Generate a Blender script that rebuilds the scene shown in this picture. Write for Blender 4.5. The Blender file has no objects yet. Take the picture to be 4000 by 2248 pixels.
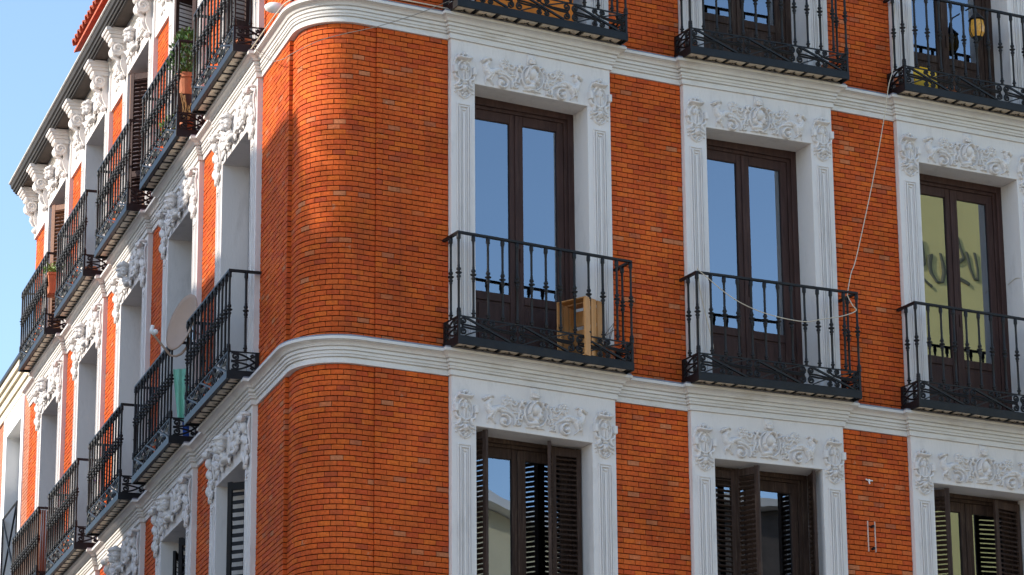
import bpy, bmesh, math, random
import numpy as np
from mathutils import Matrix, Vector
random.seed(7); rng = np.random.default_rng(7)
sc = bpy.context.scene
col = sc.collection
R_ = math.radians

# ------------------------------------------------------------------ camera
CAM = (-13.2139, -28.2797, -12.4292); PITCH, YAW, ROLL = 0.2985, -0.4850, 0.0076
def cam_axes():
    cx, sx, cy, sy, cr, sr = math.cos(PITCH), math.sin(PITCH), math.cos(YAW), math.sin(YAW), math.cos(ROLL), math.sin(ROLL)
    Rz = np.array([[cy, -sy, 0], [sy, cy, 0], [0, 0, 1]]); Rx = np.array([[1, 0, 0], [0, cx, -sx], [0, sx, cx]])
    Ry = np.array([[cr, 0, sr], [0, 1, 0], [-sr, 0, cr]])
    return Rz @ Rx @ Ry
AX = cam_axes()
cd = bpy.data.cameras.new('camera'); cam = bpy.data.objects.new('camera', cd); col.objects.link(cam)
cd.sensor_width = 36.0; cd.lens = 12851.77 / 4000 * 36.0; cd.clip_start = 0.5; cd.clip_end = 3000
r_, f_, u_ = AX[:, 0], AX[:, 1], AX[:, 2]
cam.matrix_world = Matrix(((r_[0], u_[0], -f_[0], CAM[0]), (r_[1], u_[1], -f_[1], CAM[1]), (r_[2], u_[2], -f_[2], CAM[2]), (0, 0, 0, 1)))
sc.camera = cam
# ------------------------------------------------------------------ sky, sun, exposure
SUN_AZ, SUN_EL = R_(165.0), R_(23.0)          # azimuth counted from +X towards +Y
w = bpy.data.worlds.new('World'); sc.world = w; w.use_nodes = True
nt = w.node_tree; nt.nodes.clear()
sky = nt.nodes.new('ShaderNodeTexSky'); sky.sky_type = 'NISHITA'; sky.sun_disc = False
sky.sun_elevation = SUN_EL; sky.sun_rotation = R_(90) - SUN_AZ
sky.air_density = 1.0; sky.dust_density = 0.9; sky.ozone_density = 1.6; sky.altitude = 600
bg = nt.nodes.new('ShaderNodeBackground'); bg.inputs[1].default_value = 0.15
wo = nt.nodes.new('ShaderNodeOutputWorld')
nt.links.new(sky.outputs[0], bg.inputs[0]); nt.links.new(bg.outputs[0], wo.inputs[0])
ld = bpy.data.lights.new('sun', 'SUN'); ld.energy = 2.9; ld.angle = R_(0.55); ld.color = (1.0, 0.93, 0.82)
sun = bpy.data.objects.new('sun', ld); col.objects.link(sun)
sd = Vector((math.cos(SUN_EL) * math.cos(SUN_AZ), math.cos(SUN_EL) * math.sin(SUN_AZ), math.sin(SUN_EL)))
sun.rotation_euler = sd.to_track_quat('Z', 'Y').to_euler(); sun.location = sd * 60
vs = sc.view_settings; vs.view_transform = 'Standard'; vs.look = 'None'; vs.exposure = 1.22; vs.gamma = 1.0; vs.use_curve_mapping = False

# ------------------------------------------------------------------ layout (metres; z = 0 at the underside of the upper cornice)
H = 3.6; GZ = -14.03
XK = [1.0, 3.772, 6.508]                       # left edges of the window surrounds, right facade
SW = 1.874                                     # surround width
OL, OR = 0.275, 1.600                          # opening edges inside a surround
SK = 0.1688                                    # left facade leans back by this angle
T = np.array([math.sin(SK), math.cos(SK)]); NO = np.array([-math.cos(SK), math.sin(SK)])
O0 = np.array([-0.5961, 0.0])
SR = [1.950 + 2.788 * k for k in range(5)]     # near edges of the window surrounds, left facade
S_END = 16.02
PR = 0.46                                      # rounded corner pillar: short flat, arc, short flat
A0 = math.atan2(NO[1], NO[0]); A1 = R_(270)
_po = (O0 - NO * 0.04); _yc = 0.08 + PR         # pillar faces lie 4 cm / 2 cm behind the two fronts
_xc = (_po @ NO - PR - _yc * NO[1]) / NO[0]; PC = (_xc, _yc)
PA = np.array(PC) + NO * PR                     # arc start, on the left face
P_F1 = float(0.806 - (PA - O0) @ T); P_AR = PR * (A1 - A0); P_F2 = 0.187 - _xc; P_LEN = P_F1 * -1 + P_AR + P_F2 if P_F1 < 0 else P_F1 + P_AR + P_F2
def pil(w, off, z):                             # point on the pillar face, w metres from its left edge, off metres proud
    if w < P_F1: p = PA + T * (P_F1 - w) + NO * off
    elif w < P_F1 + P_AR:
        a = A0 + (w - P_F1) / PR; p = np.array((PC[0] + (PR + off) * math.cos(a), PC[1] + (PR + off) * math.sin(a)))
    else: p = np.array((PC[0] + (w - P_F1 - P_AR), 0.08 - off))
    return (p[0], p[1], z)
LROT = -(math.pi / 2 + SK)
LORG = O0 + NO * 0.06
X_END = 9.25
def sag(x):
    return float(np.interp(x, [1.0, 2.874, 3.772, 5.6425, 6.508], [0, -.0351, -.038, .0011, 0]))
def lw(s, out, z):                             # left facade -> world
    p = O0 + T * s + NO * out
    return (p[0], p[1], z)
def Lmat(x, y=0.0, z=0.0):                     # location on the left facade's own frame (x = -s, y into the wall)
    c, s = math.cos(LROT), math.sin(LROT)
    return (LORG[0] + c * x - s * y, LORG[1] + s * x + c * y, z)

# ------------------------------------------------------------------ helpers
class MB:
    def __init__(self): self.v = []; self.f = []; self.m = []; self.mi = 0
    def add(self, vs, fs):
        b = len(self.v); self.v.extend(map(tuple, vs)); self.f.extend([tuple(b + i for i in f) for f in fs]); self.m.extend([self.mi] * len(fs)); return self
    def box(self, x0, x1, y0, y1, z0, z1):
        vs = [(x, y, z) for z in (z0, z1) for y in (y0, y1) for x in (x0, x1)]
        return self.add(vs, [(0, 2, 3, 1), (4, 5, 7, 6), (0, 1, 5, 4), (2, 6, 7, 3), (0, 4, 6, 2), (1, 3, 7, 5)])
    def cbox(self, x0, x1, y0, y1, z0, z1, c=0.006):     # chamfered front (towards -y)
        vs = [(x0 + c, y0, z0 + c), (x1 - c, y0, z0 + c), (x1 - c, y0, z1 - c), (x0 + c, y0, z1 - c),
              (x0, y0 + c, z0), (x1, y0 + c, z0), (x1, y0 + c, z1), (x0, y0 + c, z1),
              (x0, y1, z0), (x1, y1, z0), (x1, y1, z1), (x0, y1, z1)]
        return self.add(vs, [(0, 1, 2, 3), (4, 5, 1, 0), (5, 6, 2, 1), (6, 7, 3, 2), (7, 4, 0, 3), (8, 9, 5, 4), (9, 10, 6, 5), (10, 11, 7, 6), (11, 8, 4, 7), (11, 10, 9, 8)])
    def obox(self, c, ax, ay, az, hx, hy, hz):
        c, ax, ay, az = map(np.array, (c, ax, ay, az))
        vs = [c + ax * hx * i + ay * hy * j + az * hz * k for k in (-1, 1) for j in (-1, 1) for i in (-1, 1)]
        return self.add(vs, [(0, 2, 3, 1), (4, 5, 7, 6), (0, 1, 5, 4), (2, 6, 7, 3), (0, 4, 6, 2), (1, 3, 7, 5)])
    def tube(self, pts, r, n=5, cap=True, flat=None):
        pts = [np.array(p, float) for p in pts]; k = len(pts)
        rs = r if hasattr(r, '__len__') else [r] * k
        t0 = pts[1] - pts[0]; t0 /= np.linalg.norm(t0)
        up = np.array((0, 1, 0.)) if abs(t0[1]) < .9 else np.array((1, 0, 0.))
        vs = []
        for i in range(k):
            t = pts[min(i + 1, k - 1)] - pts[max(i - 1, 0)]; t /= (np.linalg.norm(t) + 1e-9)
            a = up - t * (up @ t); a /= (np.linalg.norm(a) + 1e-9); b = np.cross(t, a); up = a
            for j in range(n):
                q = 2 * math.pi * (j + .5) / n
                ra = rs[i] * (flat if flat else 1)
                vs.append(pts[i] + a * math.cos(q) * ra + b * math.sin(q) * rs[i])
        fs = [(i * n + j, i * n + (j + 1) % n, (i + 1) * n + (j + 1) % n, (i + 1) * n + j) for i in range(k - 1) for j in range(n)]
        if cap: fs += [tuple(range(n))[::-1], tuple((k - 1) * n + j for j in range(n))]
        return self.add(vs, fs)
    def lathe(self, prof, n=8, o=(0, 0, 0), cap=True):
        vs = [(o[0] + r * math.cos(2 * math.pi * j / n), o[1] + r * math.sin(2 * math.pi * j / n), o[2] + z) for r, z in prof for j in range(n)]
        k = len(prof)
        fs = [(i * n + j, i * n + (j + 1) % n, (i + 1) * n + (j + 1) % n, (i + 1) * n + j) for i in range(k - 1) for j in range(n)]
        if cap: fs += [tuple(range(n))[::-1], tuple((k - 1) * n + j for j in range(n))]
        return self.add(vs, fs)
    def ell(self, c, r, nu=10, nv=7, rot=None):
        vs = []; c = np.array(c, float)
        for i in range(nv + 1):
            th = math.pi * i / nv
            for j in range(nu):
                ph = 2 * math.pi * j / nu
                p = np.array((r[0] * math.sin(th) * math.cos(ph), r[1] * math.sin(th) * math.sin(ph), r[2] * math.cos(th)))
                if rot is not None: p = rot @ p
                vs.append(c + p)
        fs = [(i * nu + j, (i + 1) * nu + j, (i + 1) * nu + (j + 1) % nu, i * nu + (j + 1) % nu) for i in range(nv) for j in range(nu)]
        return self.add(vs, fs)
    def prism(self, poly, y0, y1):              # polygon in x,z, extruded along y
        n = len(poly); vs = [(x, y0, z) for x, z in poly] + [(x, y1, z) for x, z in poly]
        return self.add(vs, [tuple(range(n)), tuple(range(2 * n - 1, n - 1, -1))] + [(i, i + n, (i + 1) % n + n, (i + 1) % n) for i in range(n)])
    def mesh(self, name, mats, warp=None, smooth=False, recalc=True, bevel=0):
        me = bpy.data.meshes.new(name)
        vs = self.v if warp is None else [(x, y, z + warp(x)) for x, y, z in self.v]
        me.from_pydata(vs, [], self.f)
        for m in (mats if isinstance(mats, (list, tuple)) else [mats]): me.materials.append(m)
        if any(self.m): me.polygons.foreach_set('material_index', self.m)
        if recalc:
            bm = bmesh.new(); bm.from_mesh(me); bmesh.ops.recalc_face_normals(bm, faces=bm.faces)
            bm.to_mesh(me); bm.free()
        if smooth: me.polygons.foreach_set('use_smooth', [True] * len(me.polygons))
        me.update(); return me
def put(name, me, parent=None, loc=(0, 0, 0), rot=(0, 0, 0), scale=(1, 1, 1), **kw):
    o = bpy.data.objects.new(name, me); col.objects.link(o)
    o.parent = parent; o.location = loc; o.rotation_euler = rot; o.scale = scale
    for k, v in kw.items(): o[k] = v
    return o
def thing(name, label, cat, loc=(0, 0, 0), rot=(0, 0, 0), me=None, group=None):
    o = put(name, me, None, loc, rot, label=label, category=cat)
    if group: o['group'] = group
    return o

# ------------------------------------------------------------------ materials
def mat(name, colr, rough=0.7, metal=0.0, var=0.0, vscale=3.0, bump=0.0, bscale=60.0, spec=0.5, dirt=None, dscale=2.0, damt=0.5, stretch=(1, 1, 1)):
    m = bpy.data.materials.new(name); m.use_nodes = True; n = m.node_tree; b = n.nodes['Principled BSDF']
    b.inputs['Roughness'].default_value = rough; b.inputs['Metallic'].default_value = metal; b.inputs['Specular IOR Level'].default_value = spec
    b.inputs['Base Color'].default_value = (*colr, 1)
    geo = n.nodes.new('ShaderNodeNewGeometry'); mp = n.nodes.new('ShaderNodeMapping'); mp.inputs['Scale'].default_value = stretch
    n.links.new(geo.outputs['Position'], mp.inputs[0])
    cur = None
    if var or dirt:
        tx = n.nodes.new('ShaderNodeTexNoise'); tx.inputs['Scale'].default_value = vscale; tx.inputs['Detail'].default_value = 6; tx.inputs['Roughness'].default_value = 0.65
        n.links.new(mp.outputs[0], tx.inputs['Vector'])
        rp = n.nodes.new('ShaderNodeMapRange'); rp.inputs[1].default_value = 0.3; rp.inputs[2].default_value = 0.7; rp.inputs[3].default_value = 1 - var; rp.inputs[4].default_value = 1 + var
        n.links.new(tx.outputs[0], rp.inputs[0])
        mx = n.nodes.new('ShaderNodeVectorMath'); mx.operation = 'SCALE'; mx.inputs[0].default_value = colr
        n.links.new(rp.outputs[0], mx.inputs['Scale']); cur = mx.outputs[0]
    if dirt:
        t2 = n.nodes.new('ShaderNodeTexNoise'); t2.inputs['Scale'].default_value = dscale; t2.inputs['Detail'].default_value = 8; t2.inputs['Roughness'].default_value = 0.7
        n.links.new(mp.outputs[0], t2.inputs['Vector'])
        r2 = n.nodes.new('ShaderNodeMapRange'); r2.inputs[1].default_value = 0.52; r2.inputs[2].default_value = 0.72; r2.inputs[3].default_value = 0; r2.inputs[4].default_value = damt
        n.links.new(t2.outputs[0], r2.inputs[0])
        mm = n.nodes.new('ShaderNodeMix'); mm.data_type = 'RGBA'; mm.inputs[7].default_value = (*dirt, 1)
        n.links.new(r2.outputs[0], mm.inputs[0]); n.links.new(cur, mm.inputs[6]); cur = mm.outputs[2]
    if cur: n.links.new(cur, b.inputs['Base Color'])
    if bump:
        t3 = n.nodes.new('ShaderNodeTexNoise'); t3.inputs['Scale'].default_value = bscale; t3.inputs['Detail'].default_value = 5
        n.links.new(mp.outputs[0], t3.inputs['Vector'])
        bp = n.nodes.new('ShaderNodeBump'); bp.inputs['Strength'].default_value = bump; bp.inputs['Distance'].default_value = 0.01
        n.links.new(t3.outputs[0], bp.inputs['Height']); n.links.new(bp.outputs[0], b.inputs['Normal'])
    return m

def brick_mat(name, stops, stain=True):
    m = bpy.data.materials.new(name); m.use_nodes = True; n = m.node_tree; b = n.nodes['Principled BSDF']
    b.inputs['Roughness'].default_value = 0.75; b.inputs['Specular IOR Level'].default_value = 0.06
    geo = n.nodes.new('ShaderNodeNewGeometry'); oi = n.nodes.new('ShaderNodeObjectInfo')
    a = n.nodes.new('ShaderNodeMath'); a.operation = 'ADD'; n.links.new(geo.outputs['Random Per Island'], a.inputs[0]); n.links.new(oi.outputs['Random'], a.inputs[1])
    fr = n.nodes.new('ShaderNodeMath'); fr.operation = 'FRACT'; n.links.new(a.outputs[0], fr.inputs[0])
    cr = n.nodes.new('ShaderNodeValToRGB'); e = cr.color_ramp; e.interpolation = 'LINEAR'
    while len(e.elements) < len(stops): e.elements.new(0.5)
    for el, (p, c) in zip(e.elements, stops): el.position = p; el.color = (*c, 1)
    n.links.new(fr.outputs[0], cr.inputs[0]); cur = cr.outputs[0]
    # broad tone patches over the wall, small mottling inside a brick, pale salt spots
    def noise(scale, det=5):
        t = n.nodes.new('ShaderNodeTexNoise'); t.inputs['Scale'].default_value = scale; t.inputs['Detail'].default_value = det; t.inputs['Roughness'].default_value = 0.6
        n.links.new(geo.outputs['Position'], t.inputs['Vector']); return t.outputs[0]
    mpz = n.nodes.new('ShaderNodeMapping'); mpz.inputs['Scale'].default_value = (7, 7, .55); n.links.new(geo.outputs['Position'], mpz.inputs[0])
    stk = n.nodes.new('ShaderNodeTexNoise'); stk.inputs['Scale'].default_value = 1.0; stk.inputs['Detail'].default_value = 7; stk.inputs['Roughness'].default_value = .65; n.links.new(mpz.outputs[0], stk.inputs['Vector'])
    def rng_(src, a0, a1, b0, b1):
        r = n.nodes.new('ShaderNodeMapRange'); r.inputs[1].default_value = a0; r.inputs[2].default_value = a1; r.inputs[3].default_value = b0; r.inputs[4].default_value = b1
        n.links.new(src, r.inputs[0]); return r.outputs[0]
    def mixc(fac, c1, c2, mode='MIX'):
        x = n.nodes.new('ShaderNodeMix'); x.data_type = 'RGBA'; x.blend_type = mode; n.links.new(fac, x.inputs[0]); n.links.new(c1, x.inputs[6])
        x.inputs[7].default_value = (*c2, 1); return x.outputs[2]
    s1 = n.nodes.new('ShaderNodeVectorMath'); s1.operation = 'SCALE'; n.links.new(cur, s1.inputs[0]); n.links.new(rng_(noise(1.1, 5), .3, .7, .74, 1.2), s1.inputs['Scale']); cur = s1.outputs[0]
    s2 = n.nodes.new('ShaderNodeVectorMath'); s2.operation = 'SCALE'; n.links.new(cur, s2.inputs[0]); n.links.new(rng_(noise(34, 6), .3, .7, .8, 1.2), s2.inputs['Scale']); cur = s2.outputs[0]
    if stain:
        cur = mixc(rng_(stk.outputs[0], .54, .74, 0, .42), cur, (.20, .05, .028))
        cur = mixc(rng_(noise(9, 3), .69, .74, 0, .45), cur, (.45, .24, .14))
        cur = mixc(rng_(noise(1.7, 8), .55, .8, 0, .5), cur, (.20, .045, .022))
    n.links.new(cur, b.inputs['Base Color'])
    bp = n.nodes.new('ShaderNodeBump'); bp.inputs['Strength'].default_value = .35; bp.inputs['Distance'].default_value = .004
    n.links.new(noise(90, 4), bp.inputs['Height']); n.links.new(bp.outputs[0], b.inputs['Normal'])
    return m
M = {}
M['brick'] = brick_mat('brick', [(0, (.57, .104, .022)), (.25, (.52, .086, .022)), (.5, (.59, .122, .022)), (.72, (.47, .074, .023)), (.9, (.56, .116, .026)), (.95, (.39, .068, .026)), (.975, (.48, .17, .075)), (1, (.57, .104, .022))])
M['brick2'] = brick_mat('pale_brick', [(0, (.55, .22, .13)), (.5, (.50, .19, .11)), (1, (.56, .25, .16))], stain=False)
M['mortar'] = mat('mortar', (.012, .005, .004), .95, spec=.0, var=.4, vscale=20)  # dark mortar, blackened further in place of shade inside the joints
M['mortar2'] = mat('pale_mortar', (.6, .45, .38), .95, var=.1)
M['stucco'] = mat('stucco', (.68, .636, .608), .75, var=.05, vscale=2.5, bump=.25, bscale=45, spec=.08, dirt=(.40, .37, .35), dscale=5.0, damt=.5, stretch=(1, 1, .3))
M['stucco_trim'] = mat('stucco_trim', (.66, .628, .595), .75, var=.06, vscale=2.0, bump=.3, bscale=40, spec=.08, dirt=(.46, .40, .33), dscale=2.2, damt=.55, stretch=(1, 1, 3))
M['iron'] = mat('wrought_iron', (.008, .008, .009), .5, var=.4, vscale=12, bump=.2, bscale=90, spec=.3, dirt=(.035, .022, .015), dscale=14, damt=.35)
M['ironbar'] = mat('iron_fascia', (.009, .010, .012), .45, var=.35, vscale=6, bump=.2, bscale=60, spec=.25, dirt=(.03, .027, .024), dscale=7, damt=.5)
M['lead'] = mat('lead_sheet', (.20, .20, .23), .55, var=.25, vscale=6, bump=.4, bscale=14)
M['wood'] = mat('dark_wood', (.052, .026, .022), .6, spec=.2, var=.35, vscale=4, bump=.2, bscale=40, stretch=(6, 6, .6), dirt=(.085, .05, .04), dscale=5, damt=.6)
M['wood_old'] = mat('worn_wood', (.045, .025, .018), .65, spec=.2, var=.4, vscale=5, bump=.3, bscale=50, stretch=(6, 6, .5), dirt=(.26, .19, .14), dscale=9, damt=.3)
M['wood_red'] = mat('red_brown_wood', (.20, .075, .03), .6, var=.35, vscale=6, bump=.25, bscale=60, stretch=(8, 8, .5), dirt=(.06, .03, .02), dscale=6, damt=.6)
M['pine'] = mat('pine_boards', (.50, .235, .075), .6, var=.18, vscale=6, stretch=(8, 8, .8), bump=.15)
M['tile'] = mat('balcony_tile', (.68, .57, .42), .55, var=.2, vscale=10, dirt=(.12, .09, .07), dscale=22, damt=.8)
M['terracotta'] = mat('terracotta', (.46, .15, .065), .75, var=.15, vscale=12, bump=.2)
M['rooftile'] = mat('roof_tile', (.42, .085, .035), .8, var=.3, vscale=8, bump=.3, dirt=(.12, .05, .035), dscale=6, damt=.7)
M['soffit'] = mat('eave_soffit', (.075, .058, .048), .85, var=.3, vscale=4, bump=.3, bscale=30, dirt=(.05, .04, .035), dscale=3, damt=.8)
M['eavedark'] = mat('eave_moulding', (.018, .013, .011), .7, var=.3, vscale=5, bump=.2)
M['eavetop'] = mat('eave_gutter', (.46, .44, .41), .6, var=.2, vscale=5)
M['dark'] = mat('dark_interior', (.012, .012, .014), .9)
M['curtain'] = mat('curtain', (.80, .82, .84), .9, var=.06, vscale=8, stretch=(8, 8, .3))
M['dish'] = mat('dish_paint', (.40, .285, .215), .7, spec=.1, var=.05, vscale=4)
M['steel'] = mat('galvanised_steel', (.55, .56, .58), .35, metal=.9)
M['cable'] = mat('cable', (.55, .47, .36), .7)
M['cable_mid'] = mat('grey_cable', (.22, .19, .15), .7)
M['cable_dark'] = mat('dark_cable', (.05, .045, .045), .6)
M['green_cloth'] = mat('green_cloth', (.24, .58, .45), .9, var=.12, vscale=8, bump=.3, bscale=30)
M['blue_cloth'] = mat('blue_cloth', (.02, .09, .45), .8, var=.15, vscale=9)
M['yellow'] = mat('yellow_plastic', (.95, .54, .005), .4, var=.05)
M['orange'] = mat('orange_cloth', (.78, .22, .02), .8, var=.12, vscale=8)
M['blue_plastic'] = mat('blue_plastic', (.03, .06, .55), .4)
M['purple'] = mat('purple_plastic', (.25, .22, .75), .5)
M['white'] = mat('white_paint', (.8, .79, .77), .5, var=.04)
M['leaf'] = mat('leaf', (.055, .12, .022), .55, var=.45, vscale=25)
M['leaf_pale'] = mat('pale_leaf', (.16, .26, .05), .55, var=.4, vscale=25)
M['straw'] = mat('dry_twig', (.40, .25, .10), .8, var=.2)
M['soil'] = mat('soil', (.03, .02, .015), .95)
M['amber'] = mat('amber_glass', (.75, .36, .05), .2, var=.3, vscale=30)
M['cream'] = mat('cream_render', (.70, .62, .42), .85, var=.06, vscale=1.5)
M['ochre'] = mat('yellow_render', (.74, .63, .26), .85, var=.05, vscale=1.2)
M['grey_render'] = mat('grey_render', (.55, .52, .48), .85, var=.08, vscale=1.0)
M['asphalt'] = mat('street_setts', (.27, .235, .195), .9, var=.2, vscale=2.0)
M['paving'] = mat('paving', (.38, .345, .30), .85, var=.15, vscale=3.0)
def glass_mat():
    m = bpy.data.materials.new('window_glass'); m.use_nodes = True; n = m.node_tree; n.nodes.clear()
    out = n.nodes.new('ShaderNodeOutputMaterial'); mix = n.nodes.new('ShaderNodeMixShader'); tr = n.nodes.new('ShaderNodeBsdfTransparent'); gl = n.nodes.new('ShaderNodeBsdfGlossy')
    tr.inputs[0].default_value = (.50, .56, .60, 1); gl.inputs['Roughness'].default_value = 0.0; gl.inputs[0].default_value = (.78, .88, 1, 1)
    fr = n.nodes.new('ShaderNodeFresnel'); fr.inputs[0].default_value = 2.6
    ti = n.nodes.new('ShaderNodeTexNoise'); ti.inputs['Scale'].default_value = 1.6; ti.inputs['Detail'].default_value = 1
    ge = n.nodes.new('ShaderNodeNewGeometry'); n.links.new(ge.outputs['Position'], ti.inputs['Vector'])
    bp = n.nodes.new('ShaderNodeBump'); bp.inputs['Strength'].default_value = .02; bp.inputs['Distance'].default_value = .05
    n.links.new(ti.outputs[0], bp.inputs['Height']); n.links.new(bp.outputs[0], gl.inputs['Normal'])
    ad = n.nodes.new('ShaderNodeMath'); ad.operation = 'ADD'; ad.inputs[1].default_value = .08; n.links.new(fr.outputs[0], ad.inputs[0])
    n.links.new(ad.outputs[0], mix.inputs[0]); n.links.new(tr.outputs[0], mix.inputs[1]); n.links.new(gl.outputs[0], mix.inputs[2]); n.links.new(mix.outputs[0], out.inputs[0])
    return m
M['glass'] = glass_mat()
M['letter'] = mat('letter_paint', (.13, .125, .08), .7)
M['wood_black'] = mat('black_wood', (.010, .009, .009), .6, spec=.2, var=.3, vscale=6)
M['eave_paint'] = mat('eave_paint', (.62, .54, .40), .8, var=.1, vscale=3)

# ------------------------------------------------------------------ ground
g = MB(); g.add([(-400, -400, GZ), (400, -400, GZ), (400, 400, GZ), (-400, 400, GZ)], [(0, 1, 2, 3)])
put('road', g.mesh('road', M['asphalt'], recalc=False), kind='structure')
g = MB(); pv = [lw(40, 2.2, GZ + .13), lw(-1, 2.2, GZ + .13), (-2.4, -2.4, GZ + .13), (40, -2.4, GZ + .13), (40, 3, GZ + .13), lw(40, -3, GZ + .13)]
g.add(pv + [(x, y, GZ) for x, y, z in pv], [tuple(range(6))] + [(i, (i + 1) % 6, (i + 1) % 6 + 6, i + 6) for i in range(6)])
put('pavement', g.mesh('pavement', M['paving']), kind='structure')

# ------------------------------------------------------------------ the building
B = thing('corner_building', 'orange brick corner building with white stucco window surrounds and iron balconies', 'building')
FLOORS = {'A': -H, 'B': 0.0, 'C': H}
# wall backing (dark mortar), piers between the surrounds on both fronts
wm = MB()
def pier_R(x0, x1): wm.add([(x, y, z) for z in (GZ, 3.29) for y in (.070, .5) for x in (x0, x1)], [(0, 2, 3, 1), (4, 5, 7, 6), (0, 1, 5, 4), (2, 6, 7, 3), (0, 4, 6, 2), (1, 3, 7, 5)])
def pier_L(s0, s1): wm.add([lw(s, o, z) for z in (GZ, 3.29) for o in (-.010, -.45) for s in (s0, s1)], [(0, 2, 3, 1), (4, 5, 7, 6), (0, 1, 5, 4), (2, 6, 7, 3), (0, 4, 6, 2), (1, 3, 7, 5)])
GAP_R = [(.187, XK[0]), (XK[0] + SW, XK[1]), (XK[1] + SW, XK[2]), (XK[2] + SW, X_END)]
GAP_L = [(.806, SR[0])] + [(SR[k] + SW, SR[k + 1]) for k in range(4)] + [(SR[4] + SW, S_END)]
for a, b in GAP_R: pier_R(a + .006, b + .004)
for a, b in GAP_L: pier_L(a + .006, b + .004)
put('wall', wm.mesh('wall', M['mortar']), B)
pm = MB(); N = 60
ring = [P_LEN * i / N for i in range(N + 1)]
vs = [pil(q, -.009, z) for z in (GZ, 3.29) for q in ring] + [pil(q, -.25, z) for z in (GZ, 3.29) for q in ring]
n1 = N + 1
pm.add(vs, [(i, i + 1, n1 + i + 1, n1 + i) for i in range(N)] + [(n1 + i, n1 + i + 1, 3 * n1 + i + 1, 3 * n1 + i) for i in range(N)] + [(0, n1, 3 * n1, 2 * n1), (N, 2 * n1 + N, 3 * n1 + N, n1 + N)])
pillar = put('corner_pillar', pm.mesh('corner_pillar', M['mortar'], smooth=False), B)
# added dark core behind the rooms, keeps light from leaking through
cb = MB(); cp = [lw(S_END, -1.5, 0)[:2], lw(1.6, -1.5, 0)[:2], (1.6, 1.6), (X_END, 1.6), (X_END, 12), (6, S_END)]
cb.add([(x, y, z) for z in (GZ, 3.3) for x, y in cp], [tuple(range(6)), tuple(range(11, 5, -1))] + [(i, (i + 1) % 6, (i + 1) % 6 + 6, i + 6) for i in range(6)])
put('interior_block', cb.mesh('interior_block', M['dark']), B)
# storeys below the picture and the floors between rooms
fb = MB()
for z in (-7.45, -3.52, .08):
    fb.add([(x, y, zz) for zz in (z, z + .22) for x, y in ((.5, .45), (X_END, .45), (X_END, 1.7), (.5, 1.7))], [(0, 1, 2, 3), (4, 5, 6, 7), (0, 1, 5, 4), (1, 2, 6, 5), (2, 3, 7, 6), (3, 0, 4, 7)])
    fb.add([lw(s, o, zz) for zz in (z, z + .22) for s, o in ((.8, -.4), (S_END, -.4), (S_END, -1.6), (.8, -1.6))], [(0, 1, 2, 3), (4, 5, 6, 7), (0, 1, 5, 4), (1, 2, 6, 5), (2, 3, 7, 6), (3, 0, 4, 7)])
put('floor', fb.mesh('floor', M['grey_render']), B)
lo = MB()
for a, b in [(XK[k] + .001, XK[k] + SW) for k in range(3)]: lo.box(a, b, .03, .45, GZ, -7.46)
put('lower_wall', lo.mesh('lower_wall', M['stucco']), B)
lo = MB()
for s in SR: lo.add([lw(q, o, z) for z in (GZ, -7.46) for o in (.03, -.4) for q in (s, s + SW)], [(0, 2, 3, 1), (4, 5, 7, 6), (0, 1, 5, 4), (2, 6, 7, 3), (0, 4, 6, 2), (1, 3, 7, 5)])
put('lower_wall', lo.mesh('lower_wall', M['stucco']), B)

# --- bricks
CO = 0.0545; BL = 0.1345; J = 0.0088; JV = 0.0048
bk = MB()
def brick_flat(mb, x0, x1, z0, z1, fn, depth=.05, c=.0018):
    p = random.gauss(0, .0011); t1 = random.gauss(0, .0006); t2 = random.gauss(0, .0006); e = lambda: random.gauss(0, .0005)
    x0 += e(); x1 += e(); z0 += e(); z1 += e()
    F = [(x0 + c, z0 + c, p - t1 - t2), (x1 - c, z0 + c, p + t1 - t2), (x1 - c, z1 - c, p + t1 + t2), (x0 + c, z1 - c, p - t1 + t2)]
    Bk = [(x0, z0, p - c), (x1, z0, p - c), (x1, z1, p - c), (x0, z1, p - c)]
    D = [(x0, z0, -depth), (x1, z0, -depth), (x1, z1, -depth), (x0, z1, -depth)]
    mb.add([fn(*q) for q in F + Bk + D], [(0, 1, 2, 3), (4, 5, 1, 0), (5, 6, 2, 1), (6, 7, 3, 2), (7, 4, 0, 3), (8, 9, 5, 4), (9, 10, 6, 5), (10, 11, 7, 6), (11, 8, 4, 7)])
def panel(x0, x1, z0, z1, fn, phase=0.0):
    n = int((z1 - z0) / CO) + 1
    for i in range(n):
        zt = z1 - i * CO; zb = max(zt - CO, z0)
        if zt - zb < .012: continue
        off = (0 if i % 2 else BL / 2) + phase + random.gauss(0, .004)
        ed = [x0] + [e for e in np.arange(x0 - BL + off % BL, x1, BL) if x0 + .03 < e < x1 - .03] + [x1]
        for a, b in zip(ed, ed[1:]): brick_flat(bk, a + JV / 2, b - JV / 2, zb + J / 2, zt - J / 2, fn)
fnR = lambda x, z, p: (x, .06 - p, z + sag(x))
fnL = lambda s, z, p: lw(s, p, z)
for zf in (-H, 0.0, H):
    zt = zf if zf < H else 3.28
    zb = (zf - H + .27) if zf < H else .27
    for i, (a, b) in enumerate(GAP_R): panel(a + (.0 if i == 0 else .0), b - .002, zb, zt, fnR, .03 * i)
    for i, (a, b) in enumerate(GAP_L): panel(a, b - .002, zb, zt, fnL, .02 * i)
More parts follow.
